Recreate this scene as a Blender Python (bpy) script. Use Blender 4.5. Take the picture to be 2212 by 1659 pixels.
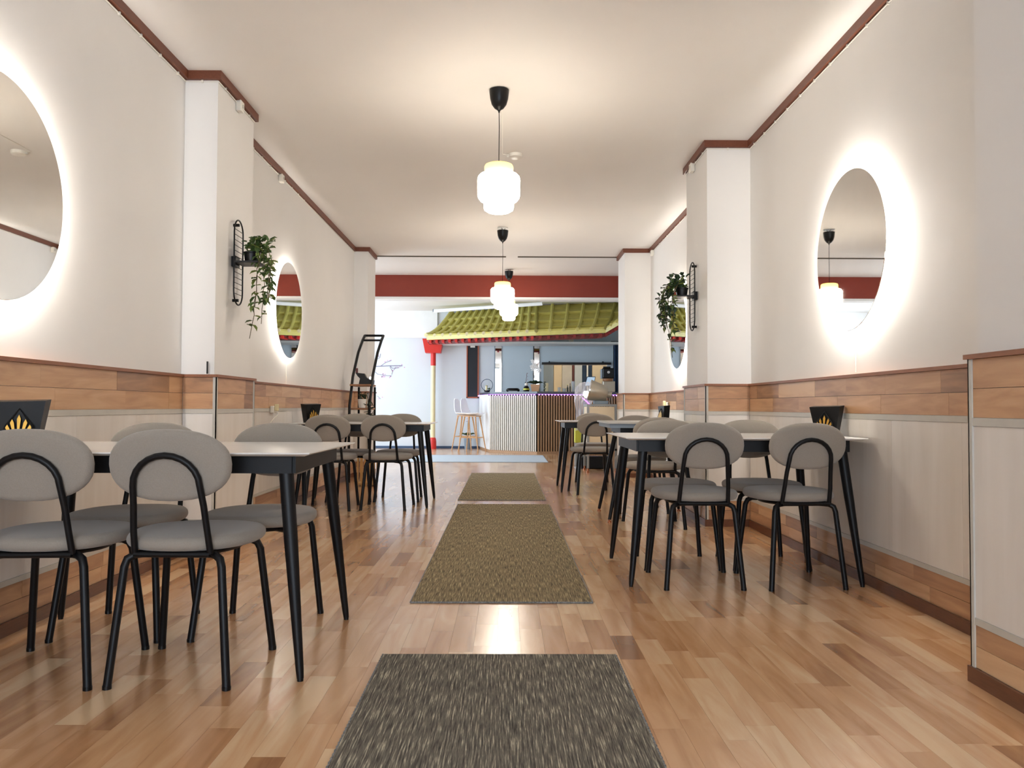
import bpy, math, random
from mathutils import Vector, Matrix
rnd = random.Random(7)
PI = math.pi
C = bpy.context.scene.collection
for o in list(bpy.data.objects): bpy.data.objects.remove(o)

# ------------------------------------------------------------------ camera
FPX = 1750.0; HCAM = 0.90
yaw = math.atan(14/FPX); pit = math.atan(48.5/FPX); rol = 0.0035
Fw = Vector((math.sin(yaw)*math.cos(pit), math.cos(yaw)*math.cos(pit), math.sin(pit)))
R0 = Vector((math.cos(yaw), -math.sin(yaw), 0)); U0 = R0.cross(Fw)
Rc = (R0 + U0*rol).normalized(); Uc = (U0 - R0*rol).normalized()
cam = bpy.data.cameras.new('camera'); co = bpy.data.objects.new('camera', cam); C.objects.link(co)
cam.sensor_width = 36; cam.lens = FPX/2212*36; cam.clip_start = 0.05; cam.clip_end = 100
mw = Matrix((Rc, Uc, -Fw)).transposed().to_4x4(); mw.translation = Vector((0, 0, HCAM)); co.matrix_world = mw
bpy.context.scene.camera = co
def W(px, py, d):
    r = Fw + Rc*((px-1106)/FPX) - Uc*((py-829.5)/FPX)
    r = r*(d/r.y); return Vector((r.x, r.y, r.z+HCAM))

# ------------------------------------------------------------------ world, lights, exposure
sc = bpy.context.scene
sc.view_settings.view_transform = 'Standard'; sc.view_settings.look = 'None'
sc.view_settings.gamma = 1; sc.view_settings.use_curve_mapping = False; sc.view_settings.exposure = 1.82
w = bpy.data.worlds.new('sky'); sc.world = w; w.use_nodes = True
w.node_tree.nodes['Background'].inputs[0].default_value = (0.70, 0.84, 1.0, 1)
w.node_tree.nodes['Background'].inputs[1].default_value = 1.0
def area(name, loc, rot, sx, sy, power, col):
    l = bpy.data.lights.new(name, 'AREA'); l.shape = 'RECTANGLE'; l.size = sx; l.size_y = sy; l.energy = power; l.color = col
    o = bpy.data.objects.new(name, l); o.location = loc; o.rotation_euler = rot; C.objects.link(o); return o
# daylight through the street windows behind the camera
area('street_window_daylight', (0, -3.85, 1.55), (PI/2, 0, 0), 3.4, 2.3, 34, (0.74, 0.86, 1.0))
# daylight through the side window of the far room
area('side_window_daylight', (-4.35, 14.3, 1.6), (PI/2, 0, -PI/2), 4.6, 2.4, 44, (0.70, 0.86, 1.0))
area('kitchen_ceiling_fill', (1.5, 19.3, 2.45), (0, 0, 0), 1.6, 0.8, 60, (1.0, 0.93, 0.82))  # added warm light under the kitchen ceiling, brightens the view through the hatch
LAMP = 11.5; HALO = 60.0

# ------------------------------------------------------------------ materials
def srgb(c):
    return tuple(((x/255)/12.92 if x/255 <= .04045 else ((x/255+.055)/1.055)**2.4) for x in c)+(1,)
def N(nt, t, **k):
    n = nt.nodes.new(t)
    for a, b in k.items(): setattr(n, a, b)
    return n
def mat(name, col, rough=.5, metal=0, var=0.0, scale=8, bump=0.0, bscale=60, spec=.5, emit=None, estr=0, stretch=None, coat=0, alpha=1, trans=0, sheen=0):
    m = bpy.data.materials.new(name); m.use_nodes = True; nt = m.node_tree; b = nt.nodes['Principled BSDF']
    c = srgb(col); b.inputs['Base Color'].default_value = c; b.inputs['Roughness'].default_value = rough
    b.inputs['Metallic'].default_value = metal; b.inputs['Specular IOR Level'].default_value = spec
    b.inputs['Coat Weight'].default_value = coat; b.inputs['Alpha'].default_value = alpha
    b.inputs['Transmission Weight'].default_value = trans; b.inputs['Sheen Weight'].default_value = sheen
    if emit: b.inputs['Emission Color'].default_value = emit+(1,); b.inputs['Emission Strength'].default_value = estr
    tc = N(nt, 'ShaderNodeTexCoord'); mp = N(nt, 'ShaderNodeMapping'); nt.links.new(tc.outputs['Object'], mp.inputs[0])
    if stretch: mp.inputs['Scale'].default_value = stretch
    nz = N(nt, 'ShaderNodeTexNoise'); nz.inputs['Scale'].default_value = scale; nz.inputs['Detail'].default_value = 4
    nt.links.new(mp.outputs[0], nz.inputs['Vector'])
    rp = N(nt, 'ShaderNodeValToRGB'); v = max(var, .02)
    rp.color_ramp.elements[0].position = .3; rp.color_ramp.elements[1].position = .7
    rp.color_ramp.elements[0].color = tuple(x*(1-v) for x in c[:3])+(1,); rp.color_ramp.elements[1].color = tuple(min(1, x*(1+v)) for x in c[:3])+(1,)
    nt.links.new(nz.outputs[0], rp.inputs[0]); nt.links.new(rp.outputs[0], b.inputs['Base Color'])
    if bump:
        n2 = N(nt, 'ShaderNodeTexNoise'); n2.inputs['Scale'].default_value = bscale; n2.inputs['Detail'].default_value = 3
        nt.links.new(mp.outputs[0], n2.inputs['Vector'])
        bp = N(nt, 'ShaderNodeBump'); bp.inputs['Strength'].default_value = bump; bp.inputs['Distance'].default_value = .002
        nt.links.new(n2.outputs[0], bp.inputs['Height']); nt.links.new(bp.outputs[0], b.inputs['Normal'])
    return m
def woodmat(name, cols, rough, stretch, amount=.55, coat=0.0, spec=.5, gs=1.0):
    """per-piece tone (mesh attribute 'tone') plus streaky grain"""
    m = bpy.data.materials.new(name); m.use_nodes = True; nt = m.node_tree; b = nt.nodes['Principled BSDF']
    b.inputs['Roughness'].default_value = rough; b.inputs['Coat Weight'].default_value = coat; b.inputs['Coat Roughness'].default_value = .2
    b.inputs['Specular IOR Level'].default_value = spec
    at = N(nt, 'ShaderNodeAttribute'); at.attribute_name = 'tone'
    tc = N(nt, 'ShaderNodeTexCoord'); mp = N(nt, 'ShaderNodeMapping'); mp.inputs['Scale'].default_value = stretch
    off = N(nt, 'ShaderNodeVectorMath', operation='MULTIPLY_ADD')
    sc3 = N(nt, 'ShaderNodeCombineXYZ')
    for i in range(3): nt.links.new(at.outputs['Fac'], sc3.inputs[i])
    nt.links.new(sc3.outputs[0], off.inputs[0]); off.inputs[1].default_value = (37, 53, 71)
    nt.links.new(tc.outputs['Object'], off.inputs[2]); nt.links.new(off.outputs[0], mp.inputs[0])
    nz = N(nt, 'ShaderNodeTexNoise'); nz.inputs['Scale'].default_value = 1.0*gs; nz.inputs['Detail'].default_value = 5; nz.inputs['Distortion'].default_value = .8
    nt.links.new(mp.outputs[0], nz.inputs['Vector'])
    mr = N(nt, 'ShaderNodeMapRange'); mr.inputs['From Min'].default_value = .3; mr.inputs['From Max'].default_value = .7
    mr.inputs['To Min'].default_value = -amount*.5; mr.inputs['To Max'].default_value = amount*.5
    nt.links.new(nz.outputs[0], mr.inputs['Value'])
    ad = N(nt, 'ShaderNodeMath', operation='ADD'); ad.use_clamp = True
    nt.links.new(at.outputs['Fac'], ad.inputs[0]); nt.links.new(mr.outputs[0], ad.inputs[1])
    rp = N(nt, 'ShaderNodeValToRGB')
    while len(rp.color_ramp.elements) < len(cols): rp.color_ramp.elements.new(.5)
    for i, c in enumerate(cols): rp.color_ramp.elements[i].position = i/(len(cols)-1)
    for i, c in enumerate(cols): rp.color_ramp.elements[i].color = srgb(c)
    nt.links.new(ad.outputs[0], rp.inputs[0]); nt.links.new(rp.outputs[0], b.inputs['Base Color'])
    return m
MT = {}
MT['wall'] = mat('wall_paint', (231, 229, 226), .55, var=.02, scale=1.5, bump=.35, bscale=9, spec=.3)
MT['wall_cool'] = mat('far_wall_paint', (212, 217, 222), .6, var=.02, scale=1.5, bump=.1, bscale=12)
MT['wall_blue'] = mat('blue_grey_wall_shade', (200, 213, 221), .6, var=.02, scale=1.5)  # blue-grey wall colour with the recess shade painted in
MT['white'] = mat('white_paint', (238, 238, 236), .5, var=.02)
MT['ceiling'] = mat('ceiling_paint', (233, 230, 226), .7, var=.015, scale=1.0, bump=.12, bscale=6)
MT['crown'] = mat('dark_brown_trim', (108, 58, 36), .45, var=.15, scale=6, stretch=(20, 2, 20))
MT['basew'] = mat('brown_baseboard', (104, 62, 38), .4, var=.15, scale=6, stretch=(20, 2, 20))
MT['cap'] = mat('wood_cap', (142, 88, 56), .45, var=.15, scale=6, stretch=(20, 2, 20))
MT['greytrim'] = mat('grey_cream_trim', (200, 196, 186), .35, var=.04)
MT['floor'] = woodmat('laminate_floor', [(154, 106, 68), (194, 142, 96), (216, 168, 122), (232, 196, 154)], .27, (14, 1.6, 14), .5, coat=.8)
MT['floorbase'] = mat('floor_joint', (150, 105, 72), .5)
MT['band'] = woodmat('wall_laminate', [(150, 112, 84), (182, 138, 102), (202, 158, 118), (216, 178, 138)], .38, (5, 2.5, 22), .5)
MT['pale'] = woodmat('pale_panel', [(218, 210, 200), (228, 222, 214), (237, 232, 226)], .42, (9, 9, .8), .5)
MT['black'] = mat('black_metal', (11, 12, 15), .42, var=.1, bump=.1, bscale=300, spec=.3)
MT['blackpl'] = mat('black_plastic', (12, 12, 13), .35, spec=.3)
MT['fabric'] = mat('grey_beige_fabric', (154, 145, 134), .92, var=.05, scale=260, bump=.5, bscale=500, sheen=.3, spec=.2)
MT['top'] = mat('white_laminate', (236, 234, 230), .2, var=.01, spec=.5)
MT['mirror'] = mat('mirror_glass', (238, 238, 236), .015, metal=1, var=0)
MT['led'] = mat('led_strip', (255, 250, 240), .5, emit=(1.0, .95, .88), estr=HALO)
MT['shade'] = mat('lit_glass', (255, 235, 200), .3, emit=(1.0, .92, .80), estr=LAMP)
MT['shadefar'] = mat('lit_glass_far', (255, 235, 200), .3, emit=(1.0, .92, .80), estr=LAMP*.45)
MT['amber'] = mat('amber_glass', (250, 190, 60), .2, emit=(1.0, .56, .08), estr=.36)
MT['amber2'] = mat('amber_glass_rim', (250, 200, 90), .2, emit=(1.0, .66, .22), estr=.62)
MT['beam'] = mat('red_paint', (136, 44, 20), .5, var=.03)
MT['red'] = mat('bright_red_paint', (210, 44, 34), .4)
MT['dred'] = mat('dark_red_paint', (140, 38, 34), .5)
MT['gold'] = mat('gold_green_tile', (202, 192, 104), .33, var=.12, scale=5, spec=.7)
MT['cream'] = mat('cream_paint', (226, 214, 170), .4)
MT['slat'] = mat('oak_slat', (176, 138, 102), .5, var=.1, scale=5, stretch=(20, 20, 2))
MT['slatlight'] = mat('pale_oak_slat', (226, 216, 202), .5, var=.08, scale=5, stretch=(20, 20, 2))
MT['darkback'] = mat('black_felt', (9, 9, 10), .95, spec=.1)
MT['purple'] = mat('purple_led', (200, 150, 255), .5, emit=(.42, .14, 1.0), estr=.8)
MT['purpledot'] = mat('purple_led_dot', (220, 190, 255), .5, emit=(.62, .34, 1.0), estr=1.6)
MT['wood'] = mat('light_wood', (196, 150, 104), .5, var=.12, scale=6, stretch=(3, 3, 14))
MT['shelfwood'] = mat('rustic_wood', (150, 104, 66), .5, var=.15, scale=6)
MT['leaf'] = mat('green_leaf', (70, 96, 48), .45, var=.35, scale=12)
MT['leafdark'] = mat('dark_leaf', (44, 66, 44), .45, var=.3, scale=12)
MT['leafred'] = mat('olive_leaf', (112, 128, 62), .45, var=.25, scale=12)
MT['stem'] = mat('stem', (86, 74, 46), .7)
MT['gilt'] = mat('gilded_metal', (206, 158, 70), .3, metal=.7)
MT['silver'] = mat('chrome', (205, 205, 205), .15, metal=1)
MT['copper'] = mat('copper_foot', (168, 110, 80), .3, metal=.8)
MT['plastic'] = mat('white_plastic', (232, 228, 218), .35)
MT['chalk'] = mat('chalkboard', (34, 37, 42), .75, var=.12, scale=3)
MT['frame'] = mat('orange_brown_frame', (168, 84, 52), .5)
MT['mat'] = mat('sky_tinted_grey_mat', (196, 206, 214), .8, var=.05, scale=60)  # light grey mat; blue of the reflected sky is put into its colour
MT['greycab'] = mat('grey_metal_frame', (146, 150, 150), .35, var=.03)
MT['creampanel'] = mat('cream_panel', (222, 206, 176), .5, var=.02)
MT['beigemetal'] = mat('champagne_metal', (172, 162, 144), .35, metal=.4)
MT['film'] = mat('clear_plastic_film', (225, 225, 235), .12, alpha=.28, spec=.9)
MT['peach'] = mat('peach_ceramic', (224, 176, 136), .45)
MT['petal'] = mat('white_petal', (245, 244, 242), .5)
MT['pink'] = mat('pink_petal', (206, 150, 190), .5)
MT['navy'] = mat('navy_fabric', (34, 56, 84), .8, var=.2, scale=8)
MT['bluegrey'] = mat('blue_grey', (132, 146, 158), .5)
MT['yellow'] = mat('lime_yellow', (206, 206, 70), .5)
MT['amberwood'] = mat('bamboo', (206, 164, 104), .5, var=.1, scale=10)
MT['glassm'] = mat('drinking_glass', (225, 235, 240), .05, alpha=.35)
MT['bottle'] = mat('dark_bottle', (40, 46, 44), .1)
MT['screen'] = mat('screen', (170, 205, 235), .2, emit=(.7, .85, 1), estr=.12)
MT['bulb'] = mat('lit_bulb', (255, 245, 230), .5, emit=(1, .92, .8), estr=3)
MT['red2'] = mat('brown_red', (96, 40, 34), .5)
MT['ink'] = mat('grey_violet_ink', (132, 124, 150), .8)
MT['crack'] = mat('dark_joint', (92, 84, 74), .8)
MT['bluebase'] = mat('dark_blue_baseboard', (52, 74, 104), .5)
MT['counter'] = mat('dark_counter_top', (86, 88, 96), .25)
# rug
def rugmat(name, cols):
    m = bpy.data.materials.new(name); m.use_nodes = True; nt = m.node_tree; b = nt.nodes['Principled BSDF']
    b.inputs['Roughness'].default_value = .9; b.inputs['Specular IOR Level'].default_value = .25
    tc = N(nt, 'ShaderNodeTexCoord'); mp = N(nt, 'ShaderNodeMapping'); mp.inputs['Scale'].default_value = (230, 9, 1)
    nt.links.new(tc.outputs['Object'], mp.inputs[0])
    nz = N(nt, 'ShaderNodeTexNoise'); nz.inputs['Scale'].default_value = 1; nz.inputs['Detail'].default_value = 3; nz.inputs['Roughness'].default_value = .65
    nt.links.new(mp.outputs[0], nz.inputs['Vector'])
    rp = N(nt, 'ShaderNodeValToRGB')
    ps = [.34, .47, .56, .68]
    while len(rp.color_ramp.elements) < 4: rp.color_ramp.elements.new(.5)
    for i in range(4): rp.color_ramp.elements[i].position = ps[i]
    for i in range(4): rp.color_ramp.elements[i].color = srgb(cols[i])
    nt.links.new(nz.outputs[0], rp.inputs[0]); nt.links.new(rp.outputs[0], b.inputs['Base Color'])
    bp = N(nt, 'ShaderNodeBump'); bp.inputs['Strength'].default_value = .8; bp.inputs['Distance'].default_value = .004
    nt.links.new(nz.outputs[0], bp.inputs['Height']); nt.links.new(bp.outputs[0], b.inputs['Normal'])
    return m
MT['rug'] = rugmat('woven_rug', [(66, 62, 56), (104, 98, 88), (126, 119, 106), (205, 196, 170)])
MT['rugb'] = rugmat('woven_rug_brown', [(78, 66, 48), (124, 110, 84), (146, 130, 98), (198, 180, 140)])
MT['binding'] = mat('rug_binding', (126, 126, 124), .9, var=.5, scale=120)

# ------------------------------------------------------------------ mesh builder
class MB:
    def __init__(s): s.v = []; s.f = []; s.t = []; s.sm = []; s.tone = 0.5
    def add(s, vs, fs, smooth=False):
        n = len(s.v); s.v += [tuple(p) for p in vs]
        for f in fs: s.f.append(tuple(i+n for i in f)); s.t.append(s.tone); s.sm.append(smooth)
        return s
    def box(s, x0, x1, y0, y1, z0, z1, c=0.0):
        x0, x1 = min(x0, x1), max(x0, x1); y0, y1 = min(y0, y1), max(y0, y1); z0, z1 = min(z0, z1), max(z0, z1)
        if c <= 0:
            v = [(x, y, z) for z in (z0, z1) for x, y in ((x0, y0), (x1, y0), (x1, y1), (x0, y1))]
            return s.add(v, [(3, 2, 1, 0), (4, 5, 6, 7), (0, 1, 5, 4), (1, 2, 6, 5), (2, 3, 7, 6), (3, 0, 4, 7)])
        ring = lambda d, z: [(x0+d, y0+c, z), (x0+c, y0+d, z), (x1-c, y0+d, z), (x1-d, y0+c, z), (x1-d, y1-c, z), (x1-c, y1-d, z), (x0+c, y1-d, z), (x0+d, y1-c, z)]
        v = []; 
        for d, z in ((c, z0), (0, z0+c), (0, z1-c), (c, z1)):
            v += ring(d, z) if d == 0 else [(x0+c, y0+c, z)]*0 + ring(c*.8, z)
        f = [tuple(range(7, -1, -1)), tuple(range(24, 32))]
        for k in range(3):
            for i in range(8): j = (i+1) % 8; f.append((k*8+i, k*8+j, k*8+8+j, k*8+8+i))
        return s.add(v, f)
    def quadbox(s, pts, z0, z1):
        n = len(pts); v = [(p[0], p[1], z0) for p in pts]+[(p[0], p[1], z1) for p in pts]
        f = [tuple(range(n-1, -1, -1)), tuple(range(n, 2*n))]+[(i, (i+1) % n, n+(i+1) % n, n+i) for i in range(n)]
        return s.add(v, f)
    def prism(s, pts, dvec):
        n = len(pts); d = Vector(dvec); v = [tuple(p) for p in pts]+[tuple(Vector(p)+d) for p in pts]
        f = [tuple(range(n-1, -1, -1)), tuple(range(n, 2*n))]+[(i, (i+1) % n, n+(i+1) % n, n+i) for i in range(n)]
        return s.add(v, f)
    def tube(s, pts, r, seg=10, closed=False, flat=None):
        pts = [Vector(p) for p in pts]; n = len(pts)
        rs = r if isinstance(r, (list, tuple)) else [r]*n
        v = []; prev = None
        for i, p in enumerate(pts):
            if closed: t = (pts[(i+1) % n]-pts[i-1])
            else: t = pts[min(i+1, n-1)]-pts[max(i-1, 0)]
            t.normalize()
            if prev is None:
                a = Vector((0, 0, 1)) if abs(t.z) < .9 else Vector((1, 0, 0)); u = t.cross(a).normalized()
            else:
                u = (prev-t*prev.dot(t)).normalized()
            prev = u; b = t.cross(u)
            for k in range(seg):
                an = 2*PI*k/seg; v.append(p+(u*math.cos(an)+b*math.sin(an))*rs[i])
        f = []
        for i in range(n if closed else n-1):
            a = i*seg; b2 = ((i+1) % n)*seg
            for k in range(seg): j = (k+1) % seg; f.append((a+k, a+j, b2+j, b2+k))
        s.add(v, f, True)
        if not closed:
            m = len(s.v)-len(v)
            s.f.append(tuple(m+k for k in range(seg-1, -1, -1))); s.t.append(s.tone); s.sm.append(False)
            s.f.append(tuple(m+(n-1)*seg+k for k in range(seg))); s.t.append(s.tone); s.sm.append(False)
        return s
    def lathe(s, prof, c=(0, 0, 0), seg=32, axis='z', smooth=True, cap=True):
        v = []
        for r, h in prof:
            for k in range(seg):
                a = 2*PI*k/seg; x, y = r*math.cos(a), r*math.sin(a)
                p = {'z': (x, y, h), 'x': (h, x, y), 'y': (y, h, x)}[axis]
                v.append((p[0]+c[0], p[1]+c[1], p[2]+c[2]))
        f = []
        for i in range(len(prof)-1):
            for k in range(seg): j = (k+1) % seg; f.append((i*seg+k, i*seg+j, (i+1)*seg+j, (i+1)*seg+k))
        if cap:
            f.append(tuple(range(seg-1, -1, -1))); f.append(tuple((len(prof)-1)*seg+k for k in range(seg)))
        return s.add(v, f, smooth)
    def pad(s, rx, ry, th, T, n=2.5, seg=40, dome=.01, edge=None):
        e = edge or th*.5; rings = []
        rings.append((min(rx, ry)*.55, -th/2-dome*.3))
        for k in range(9):
            a = -PI/2+PI*k/8; rings.append((e*(1-math.cos(a)), th/2*math.sin(a)))
        rings.append((min(rx, ry)*.25, th/2+dome*.6)); rings.append((min(rx, ry)*.6, th/2+dome))
        v = []
        for ins, h in rings:
            for k in range(seg):
                a = 2*PI*k/seg; ca, sa = math.cos(a), math.sin(a)
                x = (rx-ins)*math.copysign(abs(ca)**(2/n), ca); y = (ry-ins)*math.copysign(abs(sa)**(2/n), sa)
                v.append(T((x, y, h)))
        m = len(rings); f = []
        for i in range(m-1):
            for k in range(seg): j = (k+1) % seg; f.append((i*seg+k, i*seg+j, (i+1)*seg+j, (i+1)*seg+k))
        v.append(T((0, 0, rings[0][1]))); v.append(T((0, 0, rings[-1][1])))
        for k in range(seg):
            j = (k+1) % seg; f.append((m*seg, j, k)); f.append((m*seg+1, (m-1)*seg+k, (m-1)*seg+j))
        return s.add(v, f, True)
    def build(s, name, m, parent=None, origin=None):
        me = bpy.data.meshes.new(name)
        vs = s.v
        if origin is not None: vs = [(a-origin[0], b-origin[1], c-origin[2]) for a, b, c in vs]
        me.from_pydata(vs, [], s.f); me.materials.append(MT[m] if isinstance(m, str) else m)
        me.polygons.foreach_set('use_smooth', s.sm)
        at = me.attributes.new('tone', 'FLOAT', 'FACE'); at.data.foreach_set('value', s.t)
        me.update(); me.validate()
        if any(s.sm): me.set_sharp_from_angle(angle=math.radians(42))
        o = bpy.data.objects.new(name, me); C.objects.link(o)
        if origin is not None: o.location = origin
        if parent: o.parent = parent
        return o
def tag(o, label=None, cat=None, group=None, kind=None):
    if label: o['label'] = label
    if cat: o['category'] = cat
    if group: o['group'] = group
    if kind: o['kind'] = kind
    return o
def thing(name, label, cat, loc=(0, 0, 0), rz=0, group=None):
    o = bpy.data.objects.new(name, None); o.empty_display_size = .1; C.objects.link(o)
    o.location = loc; o.rotation_euler = (0, 0, rz); return tag(o, label, cat, group)
def copy_tree(o, parent=None):
    c = o.copy(); C.objects.link(c)
    if parent: c.parent = parent
    for ch in list(o.children): copy_tree(ch, c)
    return c
def offset(poly, t):
    """offset an open polyline by t to its left side (mitred)"""
    out = []; n = len(poly); P = [Vector(p) for p in poly]
    for i in range(n):
        ns = []
        if i > 0: d = (P[i]-P[i-1]).normalized(); ns.append(Vector((-d.y, d.x)))
        if i < n-1: d = (P[i+1]-P[i]).normalized(); ns.append(Vector((-d.y, d.x)))
        if len(ns) == 1: o = ns[0]*t
        else:
            b = ns[0]+ns[1]; o = b*(t/(1+ns[0].dot(ns[1])))
        out.append((P[i].x+o.x, P[i].y+o.y))
    return out
def band(m, poly, t0, t1, z0, z1):
    a = offset(poly, t0); b = offset(poly, t1)
    for i in range(len(poly)-1):
        q = [a[i], a[i+1], b[i+1], b[i]]
        ar = sum(q[k][0]*q[(k+1) % 4][1]-q[(k+1) % 4][0]*q[k][1] for k in range(4))
        if ar < 0: q.reverse()
        m.quadbox(q, z0, z1)
    return m

# ------------------------------------------------------------------ room shell
ZC = 2.94
LX, RX = -1.965, 1.87
# polylines run so that the room is on their LEFT: left wall goes towards -y, right wall towards +y
WL = [(-4.6, 10.98), (-1.775, 10.98), (-1.775, 10.40), (LX+.01, 10.40), (LX+.01, 5.62), (-1.765, 5.62), (-1.765, 4.92), (LX, 4.92), (LX, -4.0)]
WR = [(1.56, -4.0), (1.56, 2.66), (RX, 2.66), (RX, 6.15), (1.538, 6.15), (1.538, 6.85), (RX, 6.85), (RX, 10.40), (1.532, 10.40), (1.532, 10.98), (2.75, 10.98)]
wl = band(MB(), WL, -.12, 0, 0, ZC).build('wall_left', 'wall'); tag(wl, kind='structure')
wr = band(MB(), WR, -.12, 0, 0, ZC).build('wall_right', 'wall'); tag(wr, kind='structure')
m = MB(); m.box(-4.7, 2.9, -4.2, 20, ZC, ZC+.1); tag(m.build('ceiling', 'ceiling'), kind='structure')
# back wall with the street window, behind the camera
m = MB(); m.box(-2.1, -1.75, -4.1, -3.95, 0, ZC); m.box(1.6, 1.7, -4.1, -3.95, 0, ZC); m.box(-1.75, 1.6, -4.1, -3.95, 2.75, ZC); m.box(-1.75, 1.6, -4.1, -3.95, 0, .35)
tag(m.build('wall_back', 'wall'), kind='structure')
m = MB()
for x in (-1.75, -.65, .45, 1.55): m.box(x, x+.05, -4.06, -4.0, .35, 2.75)
for z in (.35, 2.7): m.box(-1.75, 1.6, -4.06, -4.0, z, z+.05)
tag(m.build('window_1', 'blackpl'), kind='structure')
# far room walls
m = MB(); m.box(2.75, 2.87, 10.98, 20, 0, ZC); tag(m.build('wall_far_right', 'wall_cool'), kind='structure')
YF = 17.35
m = MB()
hx0, hx1, hz0, hz1 = W(1174, 800, YF).x, W(1312, 800, YF).x, 1.05, W(1200, 788, YF).z
m.box(-4.7, hx0, YF, YF+.15, 0, ZC); m.box(hx1, 2.75, YF, YF+.15, 0, ZC); m.box(hx0, hx1, YF, YF+.15, 0, hz0); m.box(hx0, hx1, YF, YF+.15, hz1, ZC)
wf = m.build('wall_far', 'wall_cool'); tag(wf, kind='structure')
m = MB(); zb = W(860, 730, YF).z; m.box(-4.7, W(945, 700, YF).x, YF-.05, YF, zb, ZC); m.build('soffit_panel', 'white', wf)
m = MB(); m.box(W(1083, 800, YF).x, W(1330, 800, YF).x, YF-.012, YF, hz1+.04, 2.9)
m.box(W(1083, 800, YF).x, hx0, YF-.012, YF, 0, hz1+.04); m.build('shade_toned_panel', 'wall_blue', wf)  # carries the shade of the recess as a deeper wall colour
m = MB(); m.box(-4.7, -4.6, 10.98, 12.0, 0, ZC); m.box(-4.7, -4.6, 16.6, YF, 0, ZC); m.box(-4.7, -4.6, 12.0, 16.6, 0, .4); m.box(-4.7, -4.6, 12.0, 16.6, 2.8, ZC)
tag(m.build('wall_far_left', 'white'), kind='structure')
m = MB()
for y in (12.0, 13.5, 15.0, 16.55): m.box(-4.66, -4.6, y, y+.06, .4, 2.8)
tag(m.build('window_2', 'white'), kind='structure')
m = MB(); m.box(-.2, 2.75, 19.8, 19.9, 0, ZC); m.box(-.3, -.2, YF+.15, 19.9, 0, ZC); tag(m.build('wall_kitchen', 'creampanel'), kind='structure')
# beam
bm = MB().box(-4.6, 2.75, 12.57, 12.8, 2.60, ZC).build('trim_1', 'beam'); tag(bm, kind='structure')
MB().box(-4.6, 2.75, 12.565, 12.81, 2.565, 2.60).build('white_edge_strip', 'white', bm)
tag(MB().box(-1.77, .0, 10.96, 10.985, 2.928, 2.94).build('trim_2', 'crack'), kind='structure')
tag(MB().box(.16, 1.53, 10.96, 10.985, 2.928, 2.94).build('trim_3', 'crack'), kind='structure')
tag(MB().box(-4.6, W(1040, 900, YF).x, YF-.02, YF, 0, .05).build('baseboard_far', 'bluebase'), kind='structure')
# crown
CL = WL[1:]; CR = WR[:-1]
tag(band(MB(), CL, 0, .026, ZC-.052, ZC).build('trim_4', 'crown'), kind='structure')
tag(band(MB(), CR, 0, .026, ZC-.052, ZC).build('trim_5', 'crown'), kind='structure')
tag(band(MB(), CL, .019, .03, 0, .052).build('baseboard_left', 'basew'), kind='structure')
tag(band(MB(), CR, .019, .03, 0, .052).build('baseboard_right', 'basew'), kind='structure')

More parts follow.
